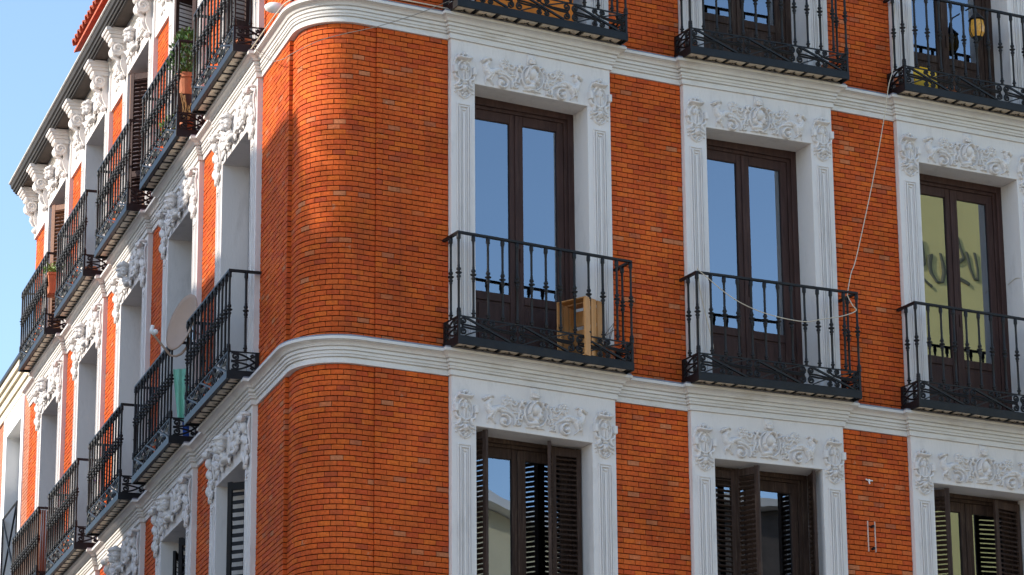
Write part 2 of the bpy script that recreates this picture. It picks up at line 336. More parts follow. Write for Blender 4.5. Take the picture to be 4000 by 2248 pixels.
# pillar: curved bricks; the frontmost 300 of the middle storey are bricks of their own
def brick_arc(mb, w0, w1, z0, z1, c=.0018, org=(0, 0, 0)):
    p = random.gauss(0, .0011); K = 3
    an = [w0 + (w1 - w0) * i / K for i in range(K + 1)]; rows = []
    for (rr, zz, da) in ((p, z0 + c, c), (p, z1 - c, c), (p - c, z0, 0), (p - c, z1, 0), (-.05, z0, 0), (-.05, z1, 0)):
        rows.append([tuple(np.array(pil(min(max(a, w0 + da), w1 - da), rr, zz)) - np.array(org)) for a in an])
    vs = sum(rows, []); k = K + 1; f = []
    for i in range(K):
        f += [(i, i + 1, k + i + 1, k + i), (2 * k + i, 2 * k + i + 1, i + 1, i), (k + i, k + i + 1, 3 * k + i + 1, 3 * k + i),
              (4 * k + i, 4 * k + i + 1, 2 * k + i + 1, 2 * k + i), (3 * k + i, 3 * k + i + 1, 5 * k + i + 1, 5 * k + i)]
    f += [(0, k, 3 * k, 2 * k), (K, 2 * k + K, 3 * k + K, k + K), (2 * k, 3 * k, 5 * k, 4 * k), (2 * k + K, 4 * k + K, 5 * k + K, 3 * k + K)]
    mb.add(vs, f)
NB = 9; da = P_LEN / NB; single = []
for zf in (-H, 0.0, H):
    zt0 = zf if zf < H else 3.28; zb0 = (zf - H + .27) if zf < H else .27
    n = int((zt0 - zb0) / CO) + 1
    for i in range(n):
        zt = zt0 - i * CO; zb = max(zt - CO, zb0)
        if zt - zb < .012: continue
        jit = random.gauss(0, .03) * da
        edges = [0] + [e for e in [da * (j + (.5 if i % 2 else 0)) + jit for j in range(NB + 1)] if .2 * da < e < P_LEN - .2 * da] + [P_LEN]
        for e0, e1 in zip(edges, edges[1:]):
            if e1 - e0 < .12 * da: continue
            if zf == 0.0 and e1 - e0 > .6 * da and zt - zb > CO - 1e-6: single.append((e0, e1, zb, zt))
            else: brick_arc(bk, e0 + JV / 2, e1 - JV / 2, zb + J / 2, zt - J / 2)
single.sort(key=lambda q: abs((q[0] + q[1]) / 2 - .62 * P_LEN) + .02 * abs(q[2] + 1.6))
for i, (a, b, zb, zt) in enumerate(single):
    if i < 300:
        c0 = pil((a + b) / 2, 0, (zb + zt) / 2); t = MB(); brick_arc(t, a + JV / 2, b - JV / 2, zb + J / 2, zt - J / 2, org=c0)
        put('brick', t.mesh('brick', M['brick']), pillar, c0)
    else: brick_arc(bk, a + JV / 2, b - JV / 2, zb + J / 2, zt - J / 2)
put('brickwork', bk.mesh('brickwork', M['brick']), B, kind='stuff')

# --- mouldings swept round the whole front: far left end -> pillar -> right
def front_path(brk=.06, s_end=S_END, breaks=True):
    P = [lw(s_end, 0, 0)[:2]]
    if breaks:
        for s in reversed(SR):
            P += [lw(s + SW, 0, 0)[:2], lw(s + SW, brk, 0)[:2], lw(s, brk, 0)[:2], lw(s, 0, 0)[:2]]
    for i in range(25):
        f = i / 24; P.append(pil(P_F1 + P_AR * f, .04 - .02 * f, 0)[:2])
    if breaks:
        for x in XK: P += [(x, .06), (x, .06 - brk), (x + SW, .06 - brk), (x + SW, .06)]
    P.append((X_END, .06)); return [np.array(p) for p in P]
def sweep(P, prof, z0, sagged=True):
    m = MB(); n = len(P); k = len(prof); nor = []
    for i in range(n - 1):
        d = P[i + 1] - P[i]; d /= np.linalg.norm(d); nor.append(np.array([d[1], -d[0]]))
    if nor[0] @ NO < 0: nor = [-q for q in nor]
    vs = []
    for i in range(n):
        a = nor[max(i - 1, 0)]; b = nor[min(i, n - 2)]; q = (a + b); den = 1 + a @ b
        q = q / den if den > .2 else q
        for o, z in prof:
            p = P[i] + q * o; vs.append((p[0], p[1], z0 + z + (sag(P[i][0]) if sagged and P[i][1] < .3 else 0)))
    fs = [(i * k + j, i * k + (j + 1) % k, (i + 1) * k + (j + 1) % k, (i + 1) * k + j) for i in range(n - 1) for j in range(k)]
    fs += [tuple(range(k))[::-1], tuple((n - 1) * k + j for j in range(k))]
    m.add(vs, fs); return m
CPROF = [(-.30, .0), (.020, .0), (.022, .050), (.012, .052), (.012, .058), (.036, .062), (.038, .074), (.030, .078), (.030, .084), (.044, .090), (.048, .112), (.034, .116), (.034, .122), (.056, .126), (.058, .152), (.046, .156), (.046, .161),
         (.072, .166), (.074, .172), (.084, .186), (.100, .197), (.122, .203), (.112, .206), (.112, .210), (.134, .214), (.136, .240), (.130, .246), (.02, .262), (-.30, .262)]
PATH = front_path()
for z in (-2 * H, -H, 0.0):
    put('cornice', sweep(PATH, CPROF, z).mesh('cornice', M['stucco_trim']), B)
LEAD = [(-.02, .262), (.112, .2515), (.126, .2495), (.124, .262), (.05, .276), (-.02, .282)]
for z in (-H, 0.0):
    put('lead_flashing', sweep(PATH, LEAD, z).mesh('lead_flashing', M['lead']), B)
# eave
EP = front_path(brk=.03)
put('frieze_band', sweep(EP, [(-.3, 3.04), (.02, 3.04), (.02, 3.10), (.04, 3.12), (.05, 3.20), (.07, 3.22), (.07, 3.279), (-.3, 3.279)], 0, False).mesh('frieze_band', M['stucco_trim']), B)
EV = front_path(breaks=False, s_end=S_END + .12)
ea = put('eave', sweep(EV, [(-.3, 3.28), (.30, 3.28), (.30, 3.33), (-.3, 3.33)], 0, False).mesh('eave', M['soffit']), B)
put('eave_moulding', sweep(EV, [(.27, 3.25), (.30, 3.25), (.30, 3.27), (.325, 3.275), (.335, 3.30), (.355, 3.305), (.36, 3.335), (.385, 3.35), (.40, 3.405), (.27, 3.405)], 0, False).mesh('eave_moulding', M['eavedark']), ea)
put('gutter', sweep(EV, [(.20, 3.407), (.41, 3.407), (.425, 3.415), (.425, 3.435), (.20, 3.435)], 0, False).mesh('gutter', M['eavetop']), ea)

# --- window surrounds
def surround(z_top, z_open, z_bot, warp):
    m = MB(); d = .36
    for a, b in ((0, OL), (OR, SW)): m.cbox(a, b, 0, d, z_bot, z_open, .004)
    m.cbox(0, SW, 0, d, z_open, z_top, .004)
    return m.mesh('window_surround', M['stucco'], warp=warp)
def pilaster_panel(zt, zb):                    # nested raised frames with reeds
    m = MB()
    def U(a, b, t, wd, pr):
        m.cbox(a, a + wd, -pr, .01, zb, t, .002); m.cbox(b - wd, b, -pr, .01, zb, t, .002); m.cbox(a + wd, b - wd, -pr, .01, t - wd, t, .002)
    U(.064, .222, zt, .014, .012); U(.088, .198, zt - .03, .012, .018)
    m.cbox(.114, .125, -.010, .01, zb, zt - .085, .002); m.cbox(.161, .172, -.010, .01, zb, zt - .085, .002); m.cbox(.130, .156, -.015, .01, zb, zt - .10, .003)
    m.cbox(.122, .164, -.014, .01, zt - .075, zt - .06, .002)
    return m.mesh('pilaster_panel', M['stucco'])
# --- relief by height field: strokes, discs and spirals modelled as proud plaster
class Relief:
    def __init__(self, x0, x1, z0, z1, res=.0055):
        self.x = np.arange(x0, x1 + res / 2, res); self.z = np.arange(z0, z1 + res / 2, res); self.res = res
        self.X, self.Z = np.meshgrid(self.x, self.z, indexing='ij'); self.h = np.zeros_like(self.X)
    def dome(self, d, h, p=.5): self.h = np.maximum(self.h, h * np.clip(1 - d * d, 0, 1) ** p)
    def ell(self, cx, cz, rx, rz, h, ang=0, p=.5):
        c, s = math.cos(ang), math.sin(ang); dx, dz = self.X - cx, self.Z - cz
        self.dome(np.sqrt(((c * dx + s * dz) / rx) ** 2 + ((-s * dx + c * dz) / rz) ** 2), h, p)
    def pit(self, cx, cz, rx, rz, dep):
        d = np.sqrt(((self.X - cx) / rx) ** 2 + ((self.Z - cz) / rz) ** 2); self.h = np.where(self.h > 0, np.maximum(self.h - dep * np.clip(1 - d * d, 0, 1), .0015), 0)
    def ring(self, cx, cz, rx, rz, wd, h):
        d = np.abs(np.sqrt(((self.X - cx) / rx) ** 2 + ((self.Z - cz) / rz) ** 2) - 1) * min(rx, rz) / wd; self.dome(d, h)
    def stroke(self, pts, r, h):
        pts = [np.array(p, float) for p in pts]; n = len(pts) - 1; rr = r if hasattr(r, '__len__') else (r, r)
        for i in range(n):
            a, b = pts[i], pts[i + 1]; L2 = ((b - a) ** 2).sum() + 1e-9
            t = np.clip(((self.X - a[0]) * (b[0] - a[0]) + (self.Z - a[1]) * (b[1] - a[1])) / L2, 0, 1)
            d = np.hypot(self.X - a[0] - t * (b[0] - a[0]), self.Z - a[1] - t * (b[1] - a[1]))
            q = np.interp((i + t) / n, np.linspace(0, 1, len(rr)), rr); self.dome(d / q, h * np.sqrt(q / max(rr)))
    def curve(self, pts, r, h, n=14):           # Catmull-Rom through the points
        P = [pts[0]] + list(pts) + [pts[-1]]; P = [np.array(p, float) for p in P]; out = []
        for i in range(1, len(P) - 2):
            for k in range(n):
                t = k / n; out.append(.5 * (2 * P[i] + (P[i + 1] - P[i - 1]) * t + (2 * P[i - 1] - 5 * P[i] + 4 * P[i + 1] - P[i + 2]) * t ** 2 + (-P[i - 1] + 3 * P[i] - 3 * P[i + 1] + P[i + 2]) * t ** 3))
        self.stroke(out + [P[-2]], r, h)
    def spiral(self, cx, cz, r0, turns, a0, wd, h, sgn=1):
        n = int(16 * turns) + 2
        self.stroke([(cx + r0 * (1 - .85 * i / n) * math.cos(a0 + sgn * 2 * math.pi * turns * i / n), cz + r0 * (1 - .85 * i / n) * math.sin(a0 + sgn * 2 * math.pi * turns * i / n)) for i in range(n + 1)], (wd, wd * .6), h)
        self.ell(cx, cz, r0 * .2, r0 * .2, h * 1.1)
    def mesh(self, name, m):
        h = self.h; keep = h > .0008; cell = keep[:-1, :-1] | keep[1:, :-1] | keep[:-1, 1:] | keep[1:, 1:]
        used = np.zeros_like(keep); used[:-1, :-1] |= cell; used[1:, :-1] |= cell; used[:-1, 1:] |= cell; used[1:, 1:] |= cell
        idx = -np.ones(h.shape, int); idx[used] = np.arange(used.sum())
        V = np.stack([self.X[used], np.where(keep[used], -1.2 * h[used] - .0005, .002), self.Z[used]], 1)
        I, Jx = np.nonzero(cell); F = np.stack([idx[I, Jx], idx[I + 1, Jx], idx[I + 1, Jx + 1], idx[I, Jx + 1]], 1)
        me = bpy.data.meshes.new(name); me.from_pydata(V.tolist(), [], F.tolist()); me.materials.append(m)
        me.polygons.foreach_set('use_smooth', [True] * len(me.polygons)); me.update(); return me
def rel_medallion():
    r = Relief(-.20, .20, -.20, .20)
    r.ell(0, 0, .145, .150, .010, p=.2); r.ring(0, 0, .146, .150, .013, .034); r.ring(0, 0, .125, .128, .006, .022)
    r.ell(-.012, .055, .078, .082, .075); r.ell(.035, .045, .052, .05, .062)            # helmet, crest
    r.curve([(-.095, -.005), (-.075, .07), (-.01, .135), (.06, .12), (.085, .075)], (.012, .020, .012), .085)
    r.ell(.045, -.012, .042, .060, .070); r.ell(.088, -.012, .013, .016, .062); r.ell(.075, -.055, .025, .022, .055)   # face, nose, chin
    r.ell(.055, .020, .040, .010, .078); r.pit(.062, .004, .016, .009, .03)
    r.curve([(-.06, .02), (-.07, -.03), (-.04, -.06)], (.022, .03, .02), .055)         # neck guard
    r.ell(0, -.065, .05, .045, .045); r.ell(-.02, -.112, .095, .034, .050, .12); r.pit(.05, -.10, .03, .02, .03); r.pit(-.06, -.085, .035, .012, .03)
    for a in range(7): r.ell(.03 + .018 * math.cos(a), -.045 - .008 * a, .013, .012, .06 - .003 * a)
    r.curve([(-.15, .07), (-.185, .10), (-.16, .135), (-.125, .12)], (.016, .024, .012), .045); r.curve([(.14, .09), (.165, .13), (.125, .15), (.10, .125)], (.014, .02, .012), .04)
    for s in (-1, 1):
        r.curve([(s * .03, -.160), (s * .08, -.162), (s * .12, -.165)], (.014, .010, .006), .03); r.curve([(s * .155, -.02), (s * .178, -.06), (s * .165, -.10)], (.010, .014, .008), .028)
    return r.mesh('medallion', M['stucco'])
def rel_dragon(sd):
    r = Relief(.0, .47, -.19, .19); X = lambda x: x
    # faces the outer edge; x counted from the tail by the medallion outwards
    r.curve([(.02, -.02), (.045, .05), (.03, .10), (.06, .12)], (.010, .016, .010), .030)
    r.curve([(.03, .02), (.06, -.06), (.06, -.115), (.03, -.14)], (.014, .010, .008), .03); r.spiral(.055, -.115, .045, 1.4, 2.2, .010, .034, -1)
    r.curve([(.10, -.145), (.10, -.06), (.17, -.01), (.25, .0)], (.012, .018, .02), .032)                       # tail into body
    r.spiral(.215, -.115, .075, 1.35, 1.2, .016, .045, 1); r.ell(.235, -.105, .03, .036, .05)
    r.curve([(.17, .01), (.25, .035), (.33, .005), (.38, .0)], (.014, .034, .042), .052)                          # back
    r.ell(.355, -.02, .055, .045, .062); r.curve([(.385, .0), (.405, .06), (.375, .10), (.385, .13)], (.04, .026, .02), .055)  # chest, neck
    r.ell(.40, .135, .035, .022, .060, -.35); r.curve([(.41, .135), (.445, .115), (.462, .112)], (.016, .011, .005), .05)      # head, snout
    r.curve([(.385, .145), (.35, .155), (.33, .14)], (.008, .010, .004), .035); r.curve([(.42, .115), (.45, .095)], (.008, .005), .04)
    r.pit(.41, .142, .008, .006, .02)
    r.curve([(.36, -.045), (.385, -.09), (.34, -.10)], (.024, .013, .008), .055); r.curve([(.335, -.05), (.35, -.105), (.315, -.15)], (.022, .012, .005), .048)
    r.curve([(.375, -.055), (.405, -.11), (.40, -.155)], (.018, .009, .004), .03)
    # flower and leaf above the back
    for a in range(6): r.ell(.185 + .036 * math.cos(a * 1.05), .125 + .036 * math.sin(a * 1.05), .024, .020, .036, a * 1.05)
    r.ring(.185, .125, .05, .05, .010, .03); r.ell(.185, .125, .018, .018, .045); r.pit(.20, .118, .016, .007, .02)
    r.curve([(.14, .10), (.10, .075), (.075, .095), (.09, .125), (.12, .12)], (.012, .016, .008), .032); r.curve([(.15, .085), (.12, .03), (.08, .02)], (.012, .01, .006), .03)
    r.curve([(.20, .085), (.21, .055), (.25, .05)], (.014, .010, .006), .03); r.curve([(.12, -.01), (.07, .0), (.05, -.015)], (.010, .012, .005), .025)
    rngl = np.random.default_rng(3); r.h = np.where(r.h > .004, r.h + .004 * np.sin(r.X * 210) * np.sin(r.Z * 190), r.h)
    if sd < 0: r.X = -r.X
    me = r.mesh('dragon_relief', M['stucco'])
    if sd < 0: me.flip_normals()
    return me
def rel_cartouche():
    r = Relief(-.145, .145, -.32, .20)
    r.ell(0, 0, .072, .105, .006, p=.2); r.ring(0, 0, .078, .110, .010, .026)
    # standing figure
    r.ell(0, .078, .017, .021, .040); r.ell(0, .035, .032, .040, .036); r.curve([(-.03, .05), (-.036, .015), (.0, .005), (.03, -.005)], (.011, .010, .008), .045)
    r.curve([(.028, .05), (.045, .02), (.04, -.01)], (.010, .009, .007), .035); r.curve([(-.012, .0), (-.014, -.05), (-.012, -.095)], (.016, .013, .009), .034); r.curve([(.014, .0), (.018, -.05), (.02, -.092)], (.016, .012, .009), .036)
    r.curve([(.03, -.02), (.042, -.06), (.03, -.085)], (.010, .014, .006), .028)
    # crown canopy
    r.curve([(-.07, .135), (-.035, .128), (.03, .128), (.07, .138)], (.018, .022, .018), .070); r.spiral(-.062, .145, .024, 1.2, 0, .010, .06); r.ell(.06, .145, .022, .018, .055)
    for a, hgt in ((-.028, .170), (0, .188), (.028, .170)): r.ell(a, hgt - .008, .017, .024, .045)
    r.curve([(-.075, .15), (-.105, .10), (-.112, .05)], (.012, .010, .006), .022)
    # side brackets
    for s in (-1, 1):
        r.h = np.where((np.abs(r.X - s * .112) < .020) & (np.abs(r.Z - .005) < .042), np.maximum(r.h, .042), r.h)
        r.curve([(s * .112, -.05), (s * .10, -.085), (s * .065, -.105), (s * .075, -.15), (s * .10, -.165)], (.012, .016, .010), .034)
        r.curve([(s * .03, -.165), (s * .07, -.19), (s * .095, -.175)], (.012, .014, .006), .036); r.curve([(s * .03, -.20), (s * .065, -.225), (s * .085, -.215)], (.010, .012, .005), .03)
        r.curve([(s * .07, -.23), (s * .05, -.27), (s * .0, -.30)], (.008, .010, .006), .022)
        r.ell(s * .105, -.20, .012, .008, .02); r.ell(s * .10, -.24, .012, .007, .018)
    # mask
    r.ell(0, -.19, .032, .040, .050); r.ell(0, -.19, .009, .016, .062); r.pit(-.013, -.18, .008, .005, .02); r.pit(.013, -.18, .008, .005, .02); r.pit(0, -.212, .014, .005, .02)
    r.h = np.where((np.abs(r.X) < .024) & (np.abs(r.Z + .138) < .010), np.maximum(r.h, .040), r.h)
    for a in range(3): r.ell((a - 1) * .02, -.245 - .012 * (a == 1), .013, .014, .03); r.ell((a - 1) * .012, -.275, .010, .010, .022)
    return r.mesh('cartouche', M['stucco'])
def boss():
    m = MB(); m.cbox(-.052, .052, -.018, .004, -.062, .058, .012); m.ell((0, -.03, -.018), (.044, .03, .030)); m.ell((-.018, -.045, -.014), (.018, .018, .016), 8, 5); m.tube([(-.045, -.03, -.04), (0, -.05, -.05), (.045, -.03, -.04)], .012, 6)
    return m.mesh('keystone_boss', M['stucco'], smooth=True)
MED, DRL, DRR, CART, BOSS = rel_medallion(), rel_dragon(-1), rel_dragon(1), rel_cartouche(), boss()
# --- left front: busts and foliage standing well out of the wall
def acanthus(m, c, d, ln, wd, curl=.5, n=6):   # a curled leaf from c along d (2D x,z), lifting off the wall
    d = np.array(d, float); d /= np.linalg.norm(d); s = np.array((-d[1], d[0])); vs = []; fs = []
    for i in range(n + 1):
        t = i / n; wv = wd * math.sin(math.pi * min(t * .85 + .12, 1)) * (1 + .18 * (-1) ** i); out = .02 + ln * curl * math.sin(t * 2.6) * .6
        for k, (o, e) in enumerate(((-1, .0), (0, .018), (1, .0))):
            p = np.array((c[0], c[1])) + d * ln * t + s * wv * o; vs.append((p[0], -out - e, p[1]))
        for k, (o, e) in enumerate(((-1, .0), (0, .018), (1, .0))):
            p = np.array((c[0], c[1])) + d * ln * t + s * wv * o; vs.append((p[0], -out - e + .014, p[1]))
    for i in range(n):
        a = i * 6; b = a + 6
        fs += [(a, a + 1, b + 1, b), (a + 1, a + 2, b + 2, b + 1), (a + 3, b + 3, b + 4, a + 4), (a + 4, b + 4, b + 5, a + 5), (a, b, b + 3, a + 3), (a + 2, a + 5, b + 5, b + 2)]
    fs += [(0, 3, 4, 1), (1, 4, 5, 2), (n * 6, n * 6 + 1, n * 6 + 4, n * 6 + 3), (n * 6 + 1, n * 6 + 2, n * 6 + 5, n * 6 + 4)]
    m.add(vs, fs)
def spiral3(m, cx, cz, r0, turns, a0, wd, out, sgn=1):
    n = int(14 * turns); m.tube([(cx + r0 * (1 - .8 * i / n) * math.cos(a0 + sgn * 6.283 * turns * i / n), -out - .02 * i / n, cz + r0 * (1 - .8 * i / n) * math.sin(a0 + sgn * 6.283 * turns * i / n)) for i in range(n + 1)], [wd * (1 - .5 * i / n) for i in range(n + 1)], 6)
def bust_mesh():
    m = MB(); o = -.115
    m.ell((0, o, 0), (.062, .072, .082), 14, 10); m.ell((0, o - .070, -.008), (.012, .024, .018), 8, 6)          # head, nose
    m.ell((0, o - .052, .022), (.048, .026, .010), 10, 5); m.ell((-.028, o - .056, -.012), (.018, .018, .014), 8, 5); m.ell((.028, o - .056, -.012), (.018, .018, .014), 8, 5)
    m.ell((0, o - .055, -.042), (.022, .018, .010), 8, 5); m.ell((0, o - .042, -.070), (.034, .034, .034), 10, 6)    # mouth, chin and beard
    for i in range(9):
        a = -2.6 + i * .65; m.ell((.06 * math.cos(a) * 1.05, o + .0, .06 * math.sin(a) - .02), (.022, .035, .026), 8, 5)
    m.ell((0, o + .005, .062), (.082, .080, .038), 14, 7); m.ell((.0, o - .03, .045), (.074, .060, .014), 14, 5)     # cap with brim
    m.ell((0, -.07, -.125), (.06, .06, .05), 10, 6); m.ell((0, -.05, -.165), (.115, .06, .04), 12, 6)                # neck, shoulders
    m.ell((.05, o, .085), (.03, .03, .022), 8, 5)
    return m.mesh('bust', M['stucco'], smooth=True)
def foliage_mesh():
    m = MB(); rg = random.Random(5)
    for s in (-1, 1):
        spiral3(m, s * .20, .07, .075, 1.4, 1.57 - s * 1.57, .018, .03, s); spiral3(m, s * .38, -.02, .085, 1.5, 0, .018, .028, -s); spiral3(m, s * .52, .07, .06, 1.3, 2, .015, .025, s)
        m.tube([(s * .10, -.03, .13), (s * .16, -.05, .16), (s * .30, -.045, .10), (s * .36, -.04, .12), (s * .50, -.035, .13)], .018, 6)
        m.tube([(s * .10, -.04, -.12), (s * .22, -.05, -.10), (s * .32, -.045, -.13), (s * .47, -.035, -.10)], .018, 6)
        for i in range(15):
            acanthus(m, (s * rg.uniform(.10, .55), rg.uniform(-.14, .13)), (s * rg.uniform(-.4, 1), rg.uniform(-1, 1)), rg.uniform(.09, .16), rg.uniform(.020, .036), rg.uniform(.25, .6))
        for i in range(5): m.ell((s * rg.uniform(.14, .5), -.035, rg.uniform(-.12, .12)), (.028, .032, .026), 8, 5)
    m.ell((0, -.03, 0), (.14, .028, .17), 16, 8)
    return m.mesh('foliage_relief', M['stucco'], smooth=True)
def volute_mesh():                              # bracket head with a curl and hanging leaves, on top of each pilaster
    m = MB()
    m.tube([(-.08, -.005, .04), (-.07, -.06, .055), (.0, -.085, .06), (.07, -.06, .055), (.08, -.005, .04)], .02, 7)
    m.ell((0, -.085, .01), (.055, .05, .042), 12, 7); spiral3(m, -.045, .0, .035, 1.2, 0, .014, .085, 1); spiral3(m, .045, .0, .035, 1.2, 3.14, .014, .085, -1)
    m.ell((0, -.05, -.08), (.05, .045, .06), 10, 6); rg = random.Random(9)
    for i in range(13):
        acanthus(m, (rg.uniform(-.07, .07), -.06 - .03 * i), (rg.uniform(-.7, .7), -1), rg.uniform(.08, .13), rg.uniform(.018, .032), rg.uniform(.2, .55))
    m.ell((0, -.03, -.22), (.045, .032, .06), 10, 6); m.ell((0, -.024, -.35), (.034, .024, .07), 10, 6); m.ell((.0, -.02, -.47), (.02, .018, .05), 8, 5)
    for s in (-1, 1): m.tube([(s * .09, -.01, .02), (s * .105, -.03, -.08), (s * .08, -.02, -.18), (s * .10, -.012, -.26), (s * .06, -.01, -.36)], .013, 6)
    return m.mesh('volute_bracket', M['stucco'], smooth=True)
BUST, FOLI, VOLU = bust_mesh(), foliage_mesh(), volute_mesh()
def console_mesh():                             # big eave bracket: block, scroll, tapering leaf
    m = MB()
    m.cbox(-.155, .155, -.30, .06, -.045, 0.0, .008); m.cbox(-.140, .140, -.275, .06, -.085, -.047, .012); m.cbox(-.122, .122, -.25, .06, -.125, -.087, .012); m.cbox(-.10, .10, -.225, .06, -.19, -.127, .016)
    prof = [(-.15, -.162), (-.15, -.20), (-.15, -.26), (-.12, -.31), (-.09, -.335), (-.075, -.38), (-.085, -.44), (-.075, -.50), (-.045, -.56), (-.02, -.62), (.06, -.62), (.06, -.162)]
    n = len(prof); vs = [(x, y, z) for x in (-.065, .065) for y, z in prof]
    m.add(vs, [tuple(range(n)), tuple(range(2 * n - 1, n - 1, -1))] + [(i, i + n, (i + 1) % n + n, (i + 1) % n) for i in range(n)])
    for x in (-.07, .07):
        k = 22; m.tube([(x * 1.45, -.13 + .065 * (1 - .8 * i / k) * math.cos(9 * i / k), -.275 + .065 * (1 - .8 * i / k) * math.sin(9 * i / k)) for i in range(k + 1)], .016, 6)
    vs = [(x, -.13 + .085 * math.cos(a), -.275 + .085 * math.sin(a)) for x in (-.10, .10) for a in [i * 6.283 / 16 for i in range(16)]]
    m.add(vs, [tuple(range(16)), tuple(range(31, 15, -1))] + [(i, i + 16, (i + 1) % 16 + 16, (i + 1) % 16) for i in range(16)])
    m.tube([(0, -.19, -.27), (0, -.165, -.34), (0, -.10, -.40), (0, -.105, -.47), (0, -.07, -.55)], [.03, .035, .03, .034, .02], 7)
    m.ell((0, -.05, -.62), (.05, .045, .045), 10, 6)
    return m.mesh('console', M['stucco'])
CONS = console_mesh()
def shell_mesh():
    m = MB(); rg = random.Random(2)
    for i in range(7):
        a = math.pi * (.08 + .84 * i / 6); m.tube([(0, -.05, -.07), (.05 * math.cos(a), -.085, -.07 + .06 * math.sin(a)), (.10 * math.cos(a), -.06, -.07 + .12 * math.sin(a))], [.012, .022, .02], 6)
    for i in range(8): acanthus(m, (rg.uniform(-.1, .1), rg.uniform(-.2, -.05)), (rg.uniform(-1, 1), rg.uniform(-1, .3)), rg.uniform(.08, .13), .03, rg.uniform(.3, .6))
    for i in range(4): m.ell((rg.uniform(-.1, .1), -.05, rg.uniform(-.22, .12)), (.03, .035, .03), 8, 5)
    return m.mesh('shell_ornament', M['stucco'], smooth=True)
SHELL = shell_mesh()

warps = {k: (lambda x, k=k: sag(XK[k] + x)) for k in range(3)}
SUR = {}
def get_sur(key, zt, zo, zb, wp):
    if key not in SUR: SUR[key] = surround(zt, zo, zb, wp)
    return SUR[key]
PP_B = pilaster_panel(-.69, -3.33); PP_C = pilaster_panel(2.35, .27)
OPEN = {'A': -.49, 'B': -.45, 'C': 2.64}
for fl in 'ABC':
    zf = {'A': -H, 'B': 0, 'C': 0}[fl]
    for side, ks in (('R', range(3)), ('L', range(5))):
        for k in ks:
            wp = warps[k] if side == 'R' else None
            zt, zb = (0.0, -3.34) if fl != 'C' else (3.279, .26)
            me = get_sur((fl, side, k if side == 'R' else 0), zt, OPEN[fl], zb, wp)
            if side == 'R': S = put('window_surround', me, B, (XK[k], 0, zf))
            else: S = put('window_surround', me, B, Lmat(-(SR[k] + SW), 0, zf), (0, 0, LROT))
            dz = (lambda x: wp(x)) if wp else (lambda x: 0)
            pp = PP_C if fl == 'C' else PP_B
            for xo in (0.0, OR - .001): put('pilaster_panel', pp, S, (xo, 0, dz(xo + .14)))
            if fl == 'C':
                if side == 'L':
                    for xo in (.16, SW - .16): put('console', CONS, S, (xo, 0, 3.262))
                    put('bust', BUST, S, (SW / 2, 0, 2.92)); put('foliage_relief', FOLI, S, (SW / 2, 0, 2.92), scale=(.95, 1, .95))
                continue
            if side == 'R':
                sh = .0 if fl == 'B' else -.012
                put('medallion', MED, S, (.937, 0, -.272 + sh + dz(.937)), (0, 0, 0), (.86, .9, .88)); put('keystone_boss', BOSS, S, (.937, 0, -.065 + dz(.937)))
                sl = (dz(1.5) - dz(.35)) / 1.15
                put('dragon_relief', DRL, S, (.80, 0, -.285 + sh + dz(.55)), (0, 0, 0), (1, .85, .92)); put('dragon_relief', DRR, S, (1.075, 0, -.285 + sh + dz(1.3)), (0, 0, 0), (1, .85, .92))
                for xo in (.146, 1.738): put('cartouche', CART, S, (xo, 0, -.335 + dz(xo)))
            else:
                put('bust', BUST, S, (SW / 2, 0, -.20)); put('foliage_relief', FOLI, S, (SW / 2, 0, -.235))
                for xo in (.137, SW - .137): put('volute_bracket', VOLU, S, (xo, 0, -.13))
put('console', CONS, B, Lmat(-(S_END - .14), .055, 3.262), (0, 0, LROT))
for k in range(4):                              # shells between the consoles, above the brick of the top storey
    put('shell_ornament', SHELL, B, Lmat(-(SR[k] + SW + .457), .055, 2.93), (0, 0, LROT))
for i, (a, b) in enumerate(GAP_L):
    band = MB(); band.add([lw(q, o, z) for z in (2.55, 3.05) for o in (.035, -.02) for q in (a, b)], [(0, 2, 3, 1), (4, 5, 7, 6), (0, 1, 5, 4), (2, 6, 7, 3), (0, 4, 6, 2), (1, 3, 7, 5)])
    put('architrave', band.mesh('architrave', M['stucco']), B)

# --- balconies
BX0, BX1, BYF = -.055, 1.925, -.272
def baluster_mesh():
    h = .85
    p = [(.014, 0), (.014, .018), (.011, .022), (.0215, .028), (.0215, .038), (.0125, .044), (.014, .052), (.014, .062), (.0112, .075), (.0112, .36),
         (.015, .365), (.015, .372), (.0112, .378), (.0195, .388), (.0215, .402), (.014, .415), (.0125, .42), (.028, .432), (.031, .440), (.015, .450), (.0125, .458), (.021, .468), (.0215, .482), (.013, .496), (.0125, .502), (.013, .510), (.013, .518), (.0112, .526),
         (.0112, .762), (.013, .768), (.013, .778), (.0125, .784), (.0195, .796), (.019, .815), (.019, .84), (.014, h)]
    p = [(r * 1.12, z) for r, z in p]
    m = MB(); m.lathe(p, 8); return m.mesh('baluster', M['iron'], smooth=True)
BALU = baluster_mesh()
def newel_mesh():
    m = MB(); m.box(-.013, .013, -.013, .013, -.22, .0)
    m.lathe([(.024, -.01), (.024, .02), (.016, .03), (.022, .045), (.022, .06), (.013, .075)], 8); return m.mesh('corner_post', M['iron'])
NEWEL = newel_mesh()
def spi(m, cx, cz, r0, turns, a0, sgn, fr, wd=.0115):
    n = int(14 * turns); m.tube([fr(cx + r0 * (1 - .78 * i / n) * math.cos(a0 + sgn * 6.283 * turns * i / n), cz + r0 * (1 - .78 * i / n) * math.sin(a0 + sgn * 6.283 * turns * i / n)) for i in range(n + 1)], wd, 5)
    m.ell(fr(cx, cz), (.009, .009, .009), 6, 4)
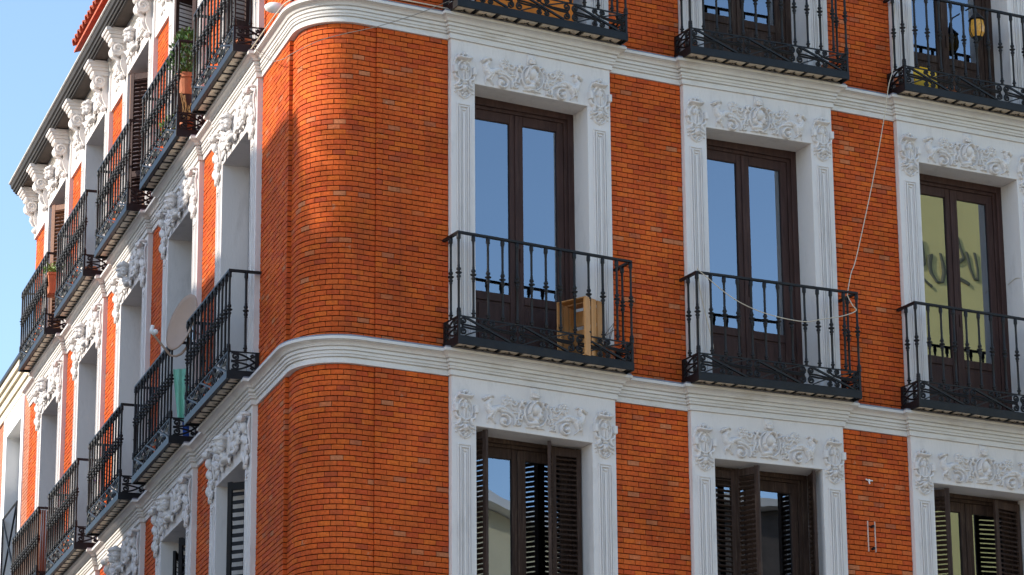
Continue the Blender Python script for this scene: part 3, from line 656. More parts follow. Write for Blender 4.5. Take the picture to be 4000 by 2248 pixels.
def bez(a, b, c, d, n=10): return [tuple((1 - t) ** 3 * np.array(a) + 3 * (1 - t) ** 2 * t * np.array(b) + 3 * (1 - t) * t * t * np.array(c) + t ** 3 * np.array(d)) for t in [i / n for i in range(n + 1)]]
def scroll_front(wp):
    m = MB(); fr = lambda x, z: (x, BYF, z); zm, hh = .438, .095; U = (BX1 - BX0) / 3
    for u in range(3):
        c = BX0 + U * (u + .5); a, b = c - U / 2, c + U / 2
        m.tube([fr(a + .06, zm + hh), fr(b - .08, zm - hh)], .0145, 4)
        m.tube([fr(*q) for q in bez((a + .07, zm - hh), (c - .1, zm - .02), (c + .1, zm + .05), (b - .06, zm + hh))], .0092, 4)
        m.tube([fr(*q) for q in bez((a + .03, zm + .012), (c - .12, zm + .02), (c + .05, zm - .03), (c + .03, zm - .06))], .0112, 5)
        m.tube([fr(*q) for q in bez((b - .03, zm - .008), (c + .12, zm - .015), (c - .05, zm + .03), (c - .03, zm + .06))], .0112, 5)
        m.tube([fr(*q) for q in bez((a + .03, zm - .008), (c - .12, zm - .03), (c - .02, zm - .0), (c - .03, zm - .06))], .0112, 5)
        m.tube([fr(*q) for q in bez((b - .03, zm + .012), (c + .12, zm + .02), (c + .02, zm + .0), (c + .03, zm + .06))], .0112, 5)
        for sx in (-1, 1):
            for sz in (-1, 1):
                spi(m, c + sx * .048, zm + sz * .066, .028, 1.25, 0 if sx < 0 else math.pi, -sx * sz, fr)
                e = (a if sx < 0 else b); spi(m, e - sx * .052, zm + sz * .052, .040, 1.35, math.pi / 2 * -sz + .0, sx * sz, fr)
    m.box(BX0 + .015, BX1 - .015, BYF - .006, BYF + .006, .532, .546); m.box(BX0 + .015, BX1 - .015, BYF - .006, BYF + .006, .331, .341)
    return m.mesh('scroll_panel', M['iron'], warp=wp)
def scroll_side():
    m = MB(); fr = lambda y, z: (0, y, z); y0, y1 = BYF, .055; zm = .438
    m.tube([fr(*q) for q in bez((y0 + .03, zm + .09), (y0 + .14, zm + .09), (y1 - .12, zm + .05), (y1 - .04, zm - .005))], .0112, 5)
    m.tube([fr(*q) for q in bez((y0 + .03, zm - .09), (y0 + .14, zm - .09), (y1 - .12, zm - .05), (y1 - .04, zm + .005))], .0112, 5)
    for s in (-1, 1):
        m.tube([fr(*q) for q in bez((y0 + .03, zm + s * .004), (y0 + .12, zm + s * .01), (y1 - .1, zm + s * .02), (y1 - .04, zm + s * .07))], .0105, 5)
        spi(m, y0 + .072, zm + s * .050, .040, 1.35, -s * math.pi / 2, s, fr); spi(m, y1 - .075, zm + s * .072, .02, 1.2, math.pi, s, fr, .007)
    m.box(-.006, .006, y0, y1, .532, .546); m.box(-.006, .006, y0, y1, .331, .341); m.box(-.012, .012, y1 - .045, y1 - .005, .335, .545)
    return m.mesh('side_scroll_panel', M['iron'])
SIDE = scroll_side()
def handrail(wp):
    m = MB(); z = 1.40
    m.cbox(BX0 - .016, BX1 + .016, BYF - .016, BYF + .016, z, z + .026, .003); m.box(BX0 - .016, BX0 + .016, BYF + .0165, .085, z + .0, z + .026); m.box(BX1 - .016, BX1 + .016, BYF + .0165, .085, z, z + .026)
    return m.mesh('handrail', M['iron'], warp=wp)
def slab(wp):
    m = MB(); z0, z1 = .246, .330; a, b = BX0 - .015, BX1 + .015; yf = BYF - .02
    m.cbox(a, b, yf, yf + .012, z0, z1, .003); m.box(a, a + .012, yf + .0125, .075, z0, z1); m.box(b - .012, b, yf + .0125, .075, z0, z1)
    m.mi = 0
    m.box(a + .013, b - .013, yf + .0128, .075, z1 - .03, z1 - .004)          # plate on top of the tiles
    n = 8
    for i in range(n + 1):
        x = a + .02 + (b - a - .04) * i / n; m.box(x - .012, x + .012, yf + .013, .07, z0 + .022, z1 - .031)
    m.box(a + .013, b - .013, .012, .06, z0 + .018, z1 - .032); m.box(a + .013, b - .013, yf + .013, yf + .05, z0 + .016, z1 - .032)
    return m.mesh('slab_frame', M['ironbar'], warp=wp)
def tile_mesh():
    m = MB(); w2, d2 = .096, .108; m.box(-w2, w2, -d2, d2, 0, .012); m.mi = 1
    for k in range(8):
        a = k * math.pi / 4; c, s = math.cos(a), math.sin(a); L1 = .075 if k % 2 == 0 else .05
        m.add([(.012 * c, .012 * s, -.0008), (.5 * L1 * c - .014 * s, .5 * L1 * s + .014 * c, -.0008), (L1 * c, L1 * s, -.0008), (.5 * L1 * c + .014 * s, .5 * L1 * s - .014 * c, -.0008)], [(0, 1, 2, 3)])
    return m.mesh('floor_tile', [M['tile'], M['eavedark']], recalc=False)
TILE = tile_mesh()
BAL_N = 13; BSETS = {}
def balcony(kx, loc, rot, wp, label=None):
    if kx not in BSETS: BSETS[kx] = (slab(wp), scroll_front(wp), handrail(wp))
    sl, sf, hr = BSETS[kx]
    b = put('balcony', sl, B, loc, rot)
    if label: b['label'] = label
    dz = wp or (lambda x: 0)
    put('scroll_panel', sf, b); put('handrail', hr, b)
    for x in (BX0, BX1): put('side_scroll_panel', SIDE, b, (x, 0, dz(x)))
    for i in range(BAL_N):
        x = BX0 + (BX1 - BX0) * i / (BAL_N - 1); put('baluster', BALU, b, (x, BYF, .55 + dz(x)), (0, 0, random.random()))
    for x in (BX0, BX1):
        put('corner_post', NEWEL, b, (x, BYF, .55 + dz(x))); put('baluster', BALU, b, (x, BYF + .175, .55 + dz(x)))
    for i in range(8):
        x = BX0 - .015 + .02 + (BX1 - BX0 + .03 - .04) * (i + .5) / 8; put('floor_tile', TILE, b, (x, -.115, .272 + dz(x)), (0, 0, 0))
    return b
for zf in (-H, 0.0):
    for k in range(3): balcony(('R', k), (XK[k], 0, zf), (0, 0, 0), warps[k])
    for k in range(5): balcony('L', Lmat(-(SR[k] + SW), 0, zf), (0, 0, LROT), None)

# --- balcony doors
def door(parent, wx0, wx1, zb, zt, zp0, zp1, y=.31, wood='wood', loc=(0, 0, 0), rot=(0, 0, 0), reds=False):
    W = M[wood]; f = MB(); t = .075
    for i, (d, ex) in enumerate(((0.0, 0.0), (.03, .035))):                     # stepped outer frame
        f.cbox(wx0 + ex, wx0 + ex + t, y + d, y + d + .06, zb, zt - ex, .004); f.cbox(wx1 - ex - t, wx1 - ex, y + d, y + d + .06, zb, zt - ex, .004)
        f.cbox(wx0 + ex + t, wx1 - ex - t, y + d + .001, y + d + .06, zt - ex - t - .02, zt - ex, .004)
    D = put('balcony_door', f.mesh('door_frame', W), parent, loc, rot)
    a, b = wx0 + .112, wx1 - .112; c = (a + b) / 2; yl = y + .045
    for (l, r) in ((a, c - .002), (c + .002, b)):
        st = .078; m = MB(); top = zt - .13
        m.cbox(l, l + st, yl, yl + .045, zb, top, .005); m.cbox(r - st, r, yl, yl + .045, zb, top, .005)
        m.cbox(l + st, r - st, yl + .001, yl + .045, zp1, top, .005); m.cbox(l + st, r - st, yl + .001, yl + .045, zp0 - .09, zp0, .005); m.cbox(l + st, r - st, yl + .001, yl + .045, zb, zb + .12, .005)
        m.cbox(l + st, r - st, yl + .014, yl + .04, zb + .12, zp0 - .09, .004); m.cbox(l + st + .03, r - st - .03, yl + .004, yl + .014, zb + .15, zp0 - .12, .008)
        put('door_leaf', m.mesh('door_leaf', W), D)
        p = MB(); p.box(l + st - .005, r - st + .005, yl + .024, yl + .028, zp0 - .005, zp1 + .005); put('pane', p.mesh('pane', M['glass']), D)
    m = MB(); m.cbox(c - .022, c + .022, yl - .014, yl + .002, zb, zt - .14, .004); m.box(c + .03, c + .045, yl - .02, yl, (zb + zt) / 2 - .3, (zb + zt) / 2 - .16); put('astragal', m.mesh('astragal', W), D)
    return D
def curtain(parent, x0, x1, z0, z1, y, mt='curtain', waves=5, amp=.015):
    m = MB(); n = 40; vs = [(x0 + (x1 - x0) * i / n, y + amp * math.sin(i / n * waves * 6.283), z) for z in (z0, z1) for i in range(n + 1)]
    m.add(vs, [(i, i + 1, n + 2 + i, n + 1 + i) for i in range(n)]); return put('curtain', m.mesh('curtain', M[mt], recalc=False, smooth=True), parent)
for k in range(3):
    zs = sag(XK[k] + .9)
    for fl, zf in (('A', -H), ('B', 0.0), ('C', H)):
        x0, x1 = OL - .01, OR + .01
        if fl == 'A': door(B, x0, x1, -3.30, -.44, -2.45, -.68, wood='wood_old', loc=(XK[k], 0, zf + zs))
        elif fl == 'B':
            D = door(B, x0, x1, -3.30, -.43, -2.535, -.665, loc=(XK[k], 0, zf + zs))
            if k < 2: curtain(D, 1.26, 1.50, -3.2, -.6, .47, waves=3)
            trim = MB(); trim.box(x0 + .12, x1 - .12, .43, .436, -2.66, -2.43)
            for q in range(10):
                xx = x0 + .2 + q * .10; trim.mi = 1; trim.prism([(xx - .016, -2.432), (xx + .016, -2.432), (xx + .006, -2.50), (xx - .006, -2.50)], .426, .4295)
            put('window_trim', trim.mesh('window_trim', [M['curtain'], M['wood']]), D)
        else:
            door(B, x0, x1, -3.30, -1.0, -2.57, -1.15, wood='wood_old', loc=(XK[k], 0, zf + zs))
for k in range(5):
    for fl, zf in (('A', -H), ('B', 0.0), ('C', 0.0)):
        zb, zt = (-3.3, OPEN[fl] + .01) if fl != 'C' else (.3, 2.65)
        door(B, OL - .01, OR + .01, zb, zt, zb + .8, zt - .24, wood='wood', loc=Lmat(-(SR[k] + SW), 0, zf), rot=(0, 0, LROT))

# --- louvred shutters
SLAT = {}
def shutter(p0, p1, z0, z1, wood='wood', frame='R', tilt=.6, pitch=.052, gaps=False):
    p0 = np.array(p0, float); p1 = np.array(p1, float); L = np.linalg.norm(p1 - p0); ang = math.atan2(p1[1] - p0[1], p1[0] - p0[0]); t = .032; st = .05
    f = MB(); f.cbox(0, st, -t / 2, t / 2, z0, z1, .003); f.cbox(L - st, L, -t / 2, t / 2, z0, z1, .003)
    mids = [z0 + .02, z0 + (z1 - z0) * .36, z1 - .09]
    for zz in mids: f.cbox(st, L - st, -t / 2 + .001, t / 2 - .001, zz, zz + .08, .003)
    if frame == 'R': o = put('shutter', f.mesh('shutter_frame', M[wood]), B, (p0[0], p0[1], 0), (0, 0, ang))
    else: o = put('shutter', f.mesh('shutter_frame', M[wood]), B, Lmat(p0[0], p0[1], 0), (0, 0, LROT + ang))
    key = (round(L, 3), wood, tilt)
    if key not in SLAT:
        m = MB(); m.obox((0, 0, 0), (1, 0, 0), (0, math.cos(tilt), -math.sin(tilt)), (0, math.sin(tilt), math.cos(tilt)), (L - 2 * st) / 2, .022, .004); SLAT[key] = m.mesh('slat', M[wood])
    for a, b in ((mids[1] + .08, mids[2]), (mids[0] + .08, mids[1])):
        n = int((b - a) / pitch)
        for i in range(n): put('slat', SLAT[key], o, (L / 2, 0, a + (i + .5) * (b - a) / n), (random.gauss(0, .06), 0, 0))
    return o
za, zt = -6.85, -4.11
x = XK[0]
shutter((1.305, .27), (1.405, .02), za, zt, 'wood_old'); shutter((2.585, .235), (2.255, .255), za, zt - .03, 'wood_old'); shutter((2.25, .25), (2.118, .04), za, zt - .03, 'wood_old')
shutter((4.085, .25), (4.43, .255), za, zt - .05, 'wood_old', tilt=.15); shutter((4.44, .25), (4.565, -.02), za, zt - .03, 'wood_old'); shutter((5.365, .27), (5.275, .02), za, zt, 'wood_old')
shutter((6.81, .27), (7.02, .06), za, zt, 'wood_old'); shutter((8.085, .27), (7.70, .19), za, zt - .03, 'wood_old')
def lsh(k, e, p0, p1, z0, z1, wd, tilt=.6):     # on the left front; x counted from the far edge of surround k
    b = -(SR[k] + SW); return shutter((b + p0[0], p0[1]), (b + p1[0], p1[1]), z0, z1, wd, 'L', tilt)
shutter((-(SR[0] + SW) + 1.42, .26), (-(SR[0] + SW) + 1.12, -.06), -6.85, -4.25, 'wood_black', 'L', 1.25, .085); shutter((-(SR[1] + SW) + 1.50, .26), (-(SR[1] + SW) + 1.20, .02), -6.85, -4.25, 'wood_black', 'L', 1.25, .085); lsh(1, 0, (.30, .26), (.55, .10), -6.85, -4.25, 'wood_black')
lsh(0, 0, (.32, .26), (.42, -.03), .36, 2.6, 'wood'); lsh(1, 0, (.32, .27), (.45, -.02), .36, 2.6, 'wood'); lsh(1, 0, (1.56, .27), (1.35, .0), .36, 2.6, 'wood')
lsh(2, 0, (.32, .27), (.52, .0), .36, 2.55, 'wood_red'); lsh(2, 0, (.54, .0), (.75, .26), .36, 2.55, 'wood'); lsh(4, 0, (.34, .27), (.60, .0), .36, 2.55, 'wood_red'); lsh(4, 0, (.62, .0), (.85, .26), .36, 2.55, 'wood_red')

# --- roof with curved tiles above the left eave
rf = MB(); e_o, e_z = -.30, 5.05
rf.add([lw(s, o, z) for s in (2.5, 14.55) for o, z in ((e_o + .1, e_z - .03), (e_o + .1, e_z - .07), (-4.5, e_z + 1.5), (-4.5, e_z + 1.54))], [(0, 1, 2, 3), (4, 7, 6, 5), (0, 4, 5, 1), (3, 2, 6, 7), (0, 3, 7, 4), (1, 5, 6, 2)])
rf.add([lw(s, o, z) for s in (2.6, 14.3) for o, z in ((-.75, 3.3), (-.75, 5.3), (-4.4, 6.6), (-4.4, 3.3))], [(0, 1, 2, 3), (4, 7, 6, 5), (0, 4, 5, 1), (1, 5, 6, 2), (2, 6, 7, 3)])
roof = put('roof', rf.mesh('roof', M['rooftile']), B)
tm = MB(); k = 9
rows = []
for (ln, r) in ((0, .085), (.42, .072)):
    for th in (1.0, .82): rows.append([(r * th * math.cos(math.pi * i / (k - 1)), ln, r * th * math.sin(math.pi * i / (k - 1))) for i in range(k)])
vs = sum(rows, []); f = []
for i in range(k - 1): f += [(i, i + 1, 2 * k + i + 1, 2 * k + i), (k + i, 3 * k + i, 3 * k + i + 1, k + i + 1), (i, k + i, k + i + 1, i + 1), (2 * k + i, 2 * k + i + 1, 3 * k + i + 1, 3 * k + i)]
tm.add(vs, f); TILEM = tm.mesh('roof_tile', M['rooftile'], smooth=False)
slope = math.atan2(1.53, 4.0)
for r in range(3):
    for i in range(63):
        s = 2.6 + i * .19; p = lw(s, e_o + .13 - .36 * r, e_z + .0 + .137 * r + random.gauss(0, .006))
        put('roof_tile', TILEM, roof, p, (slope + random.gauss(0, .01), 0, LROT + random.gauss(0, .02)))

# ------------------------------------------------------------------ small marks fixed to the wall
hk = MB()
for z in (0, -.24): hk.box(-.010, .010, -.05, .03, z - .012, z + .012)
put('iron_stub', hk.mesh('iron_stub', M['iron']), B, (5.995, .06, -4.64))
an = MB(); an.tube([(-.05, 0, .015), (-.01, -.012, .0), (.0, -.02, -.05)], .009, 5); an.tube([(.06, 0, .005), (.0, -.012, .0)], .008, 5); an.ell((0, -.012, 0), (.02, .015, .02), 8, 5)
put('wall_anchor', an.mesh('wall_anchor', M['white']), B, (5.985, .055, -4.14), (0, 0, 0), (.8, .8, .8))
pp = MB(); rs = random.Random(4)
for sx in (-.045, .045): pp.box(sx - .006, sx + .006, -.003, .01, -.33, .0)
put('plaster_scar', pp.mesh('plaster_scar', M['mortar2']), B, (5.995, .0575, -4.58))

# ------------------------------------------------------------------ things on and about the balconies
# wooden crate standing on end
cr = thing('wooden_crate', 'upended pine crate of planks on the balcony of the tall glass doors nearest the corner', 'crate', (XK[0] + 1.42, -.09, -H + .3305 + sag(2.5)), (0, 0, R_(-66)))
def plank(x0, x1, y0, y1, z0, z1):
    m = MB(); m.cbox(x0, x1, y0, y1, z0, z1, .002); put('plank', m.mesh('plank', M['pine']), cr)
for y in (-.145, -.042, .061): plank(-.185, -.170, y, y + .08, 0, .62); plank(.170, .185, y, y + .08, 0, .62)
for z in (0.0, .606): plank(-.169, .169, -.145, -.02, z, z + .014); plank(-.169, .169, .01, .141, z, z + .014)
for z in (.016, .21, .41): plank(-.169, .169, .126, .140, z, z + .16)
for x in (-.169, .143):
    for z in (.016,): plank(x, x + .026, -.128, -.102, z, .605)
def pot_mesh(r, h, nm='pot'):
    m = MB(); m.lathe([(r * .68, 0), (r * .92, h * .78), (r * 1.04, h * .78), (r * 1.06, h), (r * .93, h), (r * .88, h * .88), (.005, h * .88)], 18); return m.mesh(nm, M['terracotta'], smooth=False)
def leaves(n, fn, size, seed):
    m = MB(); rg = random.Random(seed)
    for i in range(n):
        c, d = fn(rg); c = np.array(c); d = np.array(d, float); d /= np.linalg.norm(d) + 1e-9
        u = np.cross(d, (rg.uniform(-1, 1), rg.uniform(-1, 1), rg.uniform(-1, 1))); u /= np.linalg.norm(u) + 1e-9; nn = np.cross(d, u)
        L = size * rg.uniform(.7, 1.3); W = L * .24
        m.add([c, c + d * L * .5 + u * W + nn * W * .3, c + d * L, c + d * L * .5 - u * W + nn * W * .3], [(0, 1, 2), (0, 2, 3)])
    return m
def stems(n, base, fn, r, seed):
    m = MB(); rg = random.Random(seed)
    for i in range(n): m.tube([base, *fn(rg)], r, 4)
    return m
def bush(name, label, loc, rot, pr, ph, bw, bh, n, size, seed, lm='leaf', stem='wood_red', group=None):
    t = thing(name, label, 'plant', loc, rot); put('pot', pot_mesh(pr, ph), t)
    so = MB(); so.lathe([(.005, ph * .885), (pr * .87, ph * .885), (pr * .87, ph * .9), (.005, ph * .9)], 14); put('soil', so.mesh('soil', M['soil']), t)
    def f(rg):
        z = rg.random(); a = rg.uniform(0, 6.283); rr = bw * (.35 + .65 * math.sin(math.pi * (z * .8 + .15))) * math.sqrt(rg.random()) * rg.uniform(.75, 1.1); return (rr * math.cos(a), rr * math.sin(a), ph * .9 + z * bh), (math.cos(a) * .6, math.sin(a) * .6, rg.uniform(.2, 1.2))
    put('foliage', leaves(n, f, size, seed).mesh('foliage', M[lm], recalc=False), t)
    put('stem', stems(9, (0, 0, ph * .85), lambda rg: [(rg.uniform(-.4, .4) * bw, rg.uniform(-.4, .4) * bw, ph + bh * .4), (rg.uniform(-.8, .8) * bw, rg.uniform(-.8, .8) * bw, ph + bh * .85)], .005, seed).mesh('stem', M[stem]), t)
    return t
def Lb(k, x, y, z): return Lmat(-(SR[k] + SW) + x, y, z)       # on the left front, x from the far edge of surround k
RL = (0, 0, LROT)
bush('potted_shrub', 'bushy green shrub in a terracotta pot behind the top-row railing of the side front', Lb(1, 1.62, -.12, .86), RL, .13, .25, .20, .55, 900, .055, 11)
pots = MB(); pots.box(-.1, .1, -.1, .1, 0, .52); thing('plant_stand', 'dark wooden stand carrying the terracotta pot of the bushy green shrub', 'stand', Lb(1, 1.62, -.12, .331), RL, pots.mesh('plant_stand', M['wood']))
# trough with fern on the farthest top balcony
tr = thing('planter_trough', 'terracotta trough of fern hung on the farthest top-row balcony railing', 'planter', Lb(4, 1.88, -.17, .82), RL)
m = MB(); m.cbox(-.12, .12, -.085, .085, 0, .03, .004); m.add([(x * .09, y * .07, .03) for x, y in ((-1, -1), (1, -1), (1, 1), (-1, 1))] + [(x * .12, y * .095, .27) for x, y in ((-1, -1), (1, -1), (1, 1), (-1, 1))], [(0, 1, 5, 4), (1, 2, 6, 5), (2, 3, 7, 6), (3, 0, 4, 7), (4, 5, 6, 7)]); m.cbox(-.13, .13, -.105, .105, .265, .30, .006)
put('trough', m.mesh('trough', M['terracotta']), tr)
def ff(rg): a = rg.uniform(0, 6.283); q = rg.random(); return (rg.uniform(-.1, .1) + .10 * q * math.cos(a), rg.uniform(-.07, .07) + .08 * q * math.sin(a), .29 + .13 * q), (math.cos(a), math.sin(a), rg.uniform(.2, 1))
put('foliage', leaves(320, ff, .05, 5).mesh('foliage', M['leaf_pale'], recalc=False), tr)
m = MB(); m.tube([(-.05, -.10, .02), (-.05, -.115, .20), (-.05, -.10, .34)], .006, 5); m.tube([(.05, -.10, .02), (.05, -.115, .20), (.05, -.10, .34)], .006, 5); put('hanger', m.mesh('hanger', M['iron']), tr)
# low pots standing on slabs
bush('potted_plant', 'low terracotta pot of trailing green leaves on the second top-row balcony of the side front', Lb(1, 1.10, -.16, .331), RL, .10, .18, .12, .28, 200, .06, 21, 'leaf_pale')
t = thing('dry_plant', 'dry straw-coloured twigs in a small pot at the near end of the second top-row balcony', 'plant', Lb(1, 1.80, -.14, .331), RL)
put('pot', pot_mesh(.075, .13), t); put('stem', stems(10, (0, 0, .1), lambda rg: [(rg.uniform(-.05, .05), rg.uniform(-.05, .05), .25), (rg.uniform(-.16, .16), rg.uniform(-.12, .12), rg.uniform(.30, .52))], .006, 8).mesh('stem', M['straw']), t)
for k_, x_, lab in ((0, 1.70, 'small empty terracotta pot at the near end of the top-row balcony by the corner'), (0, .75, 'small terracotta pot behind the scrollwork at the middle of the top-row balcony by the corner'), (2, 1.15, 'small terracotta pot behind the scrollwork of the third top-row balcony'), (3, 1.60, 'terracotta pot at the near end of the fourth top-row balcony')):
    thing('flower_pot', lab, 'pot', Lb(k_, x_, -.12, .331), RL, pot_mesh(.085, .14), group='empty terracotta pots on the side balconies')
for k_, zf_, x_, lab in ((0, -H, 1.72, 'terracotta pot with bare twigs at the right end of the crate balcony'),):
    t = thing('dry_plant', lab, 'plant', (XK[k_] + x_, -.10, zf_ + .331 + sag(XK[k_] + x_))); put('pot', pot_mesh(.10, .17), t)
    put('stem', stems(7, (0, 0, .14), lambda rg: [(rg.uniform(-.05, .05), rg.uniform(-.05, .05), .28), (rg.uniform(-.14, .14), rg.uniform(-.08, .08), rg.uniform(.34, .50))], .0035, 3).mesh('stem', M['wood']), t)
for k_, x_, lab in ((1, .05, 'terracotta pot in the left corner of the upper middle balcony'), (1, 1.80, 'terracotta pot in the right corner of the upper middle balcony'), (2, .02, 'terracotta pot in the left corner of the balcony with the yellow board'), (2, .68, 'terracotta pot to the right of the yellow board')):
    thing('flower_pot', lab, 'pot', (XK[k_] + x_, -.09, .331 + sag(XK[k_] + x_)), me=pot_mesh(.075, .12))
# yellow panel, orange cloth
m = MB(); m.cbox(-.155, .155, -.012, .012, 0, .27, .003); m.tube([(-.06, 0, .27), (-.06, 0, .30), (.06, 0, .30), (.06, 0, .27)], .008, 5)
thing('plastic_board', 'bright yellow plastic board behind the scrollwork of the top right balcony', 'board', (XK[2] + .33, -.13, .331 + sag(XK[2] + .3)), (R_(-4), 0, R_(3)), m.mesh('plastic_board', M['yellow']))
m = MB(); n = 26
vs = [(-.1 + 1.15 * i / n, .02 * math.sin(i * 1.1) + .004 * j, z) for j in (0, 1) for z in (0.0, .55) for i in range(n + 1)]; q = n + 1
m.add(vs, [(i, i + 1, q + i + 1, q + i) for i in range(n)] + [(2 * q + i, 3 * q + i, 3 * q + i + 1, 2 * q + i + 1) for i in range(n)])
thing('orange_cloth', 'orange cloth hung inside the scrollwork of the top balcony nearest the corner', 'cloth', (XK[0] + .42, .05, .332), (0, 0, 0), m.mesh('orange_cloth', M['orange'], smooth=True))
# lantern
t = thing('wall_lantern', 'small amber glass lantern behind the top right railing', 'lantern', (XK[2] + 1.245, .12, 1.24))
m = MB(); m.lathe([(.058, 0), (.085, .05), (.090, .12), (.075, .20)], 8, cap=False); put('glass_shade', m.mesh('glass_shade', M['amber']), t)
m = MB(); m.lathe([(.01, -.05), (.04, -.03), (.062, 0), (.05, .004)], 8); m.lathe([(.08, .2), (.10, .21), (.05, .27), (.012, .31), (.008, .36)], 8)
for i in range(8): a = i * math.pi / 4; m.tube([(.060 * math.cos(a), .060 * math.sin(a), 0), (.088 * math.cos(a), .088 * math.sin(a), .05), (.093 * math.cos(a), .093 * math.sin(a), .12), (.078 * math.cos(a), .078 * math.sin(a), .2)], .004, 4)
m.tube([(0, 0, .34), (0, .06, .40), (.0, .20, .40)], .009, 5); put('lantern_frame', m.mesh('lantern_frame', M['iron']), t)
# satellite dish on the first lower balcony of the left front
dk = lw(3.95, .34, -2.32)
SD = thing('satellite_dish', 'beige satellite dish with feed arm clamped to the side balcony beside the corner', 'dish', dk, (0, 0, 0))
FWD = np.array([-.96, -.12, .22]); FWD /= np.linalg.norm(FWD)
rq = Vector(FWD).to_track_quat('Z', 'Y').to_matrix().to_4x4()
def dish_mesh():
    m = MB(); nr, na = 8, 40; R0 = .33; vs = []
    for lay in (0, 1):
        for i in range(nr + 1):
            r = R0 * i / nr
            for j in range(na):
                a = 6.283185 * j / na; vs.append((.93 * r * math.cos(a), r * math.sin(a), .07 * (r / R0) ** 2 - .012 * lay))
    f = []; q = (nr + 1) * na
    for i in range(nr):
        for j in range(na):
            a, b, c, d = i * na + j, i * na + (j + 1) % na, (i + 1) * na + (j + 1) % na, (i + 1) * na + j; f += [(a, b, c, d), (q + a, q + d, q + c, q + b)]
    for j in range(na): a = nr * na + j; b = nr * na + (j + 1) % na; f.append((a, b, q + b, q + a))
    m.add(vs, f); return m.mesh('reflector', M['dish'], recalc=False, smooth=True)
dob = put('reflector', dish_mesh(), SD); 
# place by aligning local axes: z = pointing direction, y = up
zax = FWD; yax = np.array([0, 0, 1.]) - zax * zax[2]; yax /= np.linalg.norm(yax); xax = np.cross(yax, zax)
RM = Matrix(((xax[0], yax[0], zax[0]), (xax[1], yax[1], zax[1]), (xax[2], yax[2], zax[2])))
dc = np.array([.02, .03, .02]) + np.array([0, 0, .12]); dob.rotation_euler = RM.to_euler(); dob.location = dc
bot = dc - yax * .42 + zax * .13
m = MB(); l1 = dc - yax * .16 - zax * .05 + xax * .06; l2 = dc - yax * .37 - zax * .0 + xax * .05; l3 = dc - yax * .42 + zax * .10; l4 = dc - yax * .27 + zax * .36
m.tube([l1, (l1 + l2) / 2 - zax * .02, l2, (l2 + l3) / 2 - yax * .02, l3, l4], .013, 6); put('feed_arm', m.mesh('feed_arm', M['dish']), SD)
m = MB(); m.tube([l4 - zax * .02, l4 + np.array([-.02, 0, .03]) , l4 + np.array([-.01, .0, .10])], [.018, .026, .02], 10); m.ell(l4 + np.array([.02, -.01, .03]), (.032, .032, .032), 10, 7); put('feed_head', m.mesh('feed_head', M['white'], smooth=True), SD)
m = MB()
for zz in (-.05, .06): m.tube([dc - zax * .02 + np.array([0, 0, zz]), dc - zax * .16 + np.array([.0, 0, zz])], .014, 6); m.tube([dc - zax * .16 + np.array([-.08, -.06, zz]), dc - zax * .16 + np.array([.08, .06, zz])], .012, 6)
m.tube([dc - zax * .10 + np.array([0, 0, -.14]), dc - zax * .10 + np.array([0, 0, .16])], .022, 8); put('clamp', m.mesh('clamp', M['steel']), SD)
# cloths on the second lower balcony of the left front
def cloth(name, label, loc, rot, w_, h_, mt, seed, taper=.5):
    m = MB(); nx, nz = 10, 16; rg = random.Random(seed); vs = []
    for lay in (0, 1):
        for j in range(nz + 1):
            v = j / nz
            for i in range(nx + 1):
                u = i / nx - .5; wd = w_ * (1 - taper * v * (1 if u < 0 else .6)); vs.append((u * wd + .03 * v, .03 * math.sin(u * 14 + v * 2) * (.4 + v) + .006 * lay, -h_ * v - .10 * h_ * abs(u) * v * (1 + math.sin(5 * u))))
    q = (nx + 1) * (nz + 1); f = []
    for j in range(nz):
        for i in range(nx): a = j * (nx + 1) + i; f += [(a, a + 1, a + nx + 2, a + nx + 1), (q + a, q + a + nx + 1, q + a + nx + 2, q + a + 1)]
    m.add(vs, f); return thing(name, label, 'cloth', loc, rot, m.mesh(name, M[mt], recalc=False, smooth=True))
cloth('green_towel', 'sea-green towel hanging on a line over the lower balcony below the satellite dish', Lb(1, 1.78, -.14, -2.45), (0, 0, LROT + R_(62)), .17, .60, 'green_cloth', 3, .35)
cloth('blue_garment', 'blue garment hanging behind the railing beside the sea-green towel', Lb(1, 1.70, .0, -2.62), (0, 0, LROT + R_(75)), .22, .62, 'blue_cloth', 4, .05)
m = MB(); m.tube([(0, 0, 0), (.6, .1, -.03), (1.2, .14, 0)], .003, 4); m.tube([(.05, .12, .12), (.7, .2, .02), (1.3, .3, .10)], .003, 4)
thing('washing_line', 'thin washing lines strung above the sea-green towel', 'line', Lb(1, .62, -.16, -2.40), RL, m.mesh('washing_line', M['cable_dark']))
t = thing('peg_line', 'slack cord with purple clothes pegs on the fourth lower balcony of the side front', 'line', Lb(3, 1.60, .10, -2.3), (0, 0, LROT))
m = MB(); m.tube([(.30, -.2, 0), (.15, -.1, -.14), (.0, 0, -.35), (-.02, .0, -.42)], .003, 4); put('cord', m.mesh('cord', M['cable']), t)
m = MB(); m.box(-.05, .05, -.006, .006, -.008, .008); PEG = m.mesh('peg', M['purple'])
for p, r in (((.15, -.1, -.14), (0, .1, 0)), ((.20, -.13, -.135), (0, -.1, 0)), ((0, 0, -.36), (0, 1.4, 0)), ((.01, 0, -.33), (0, 1.7, 0))): put('peg', PEG, t, p, r)
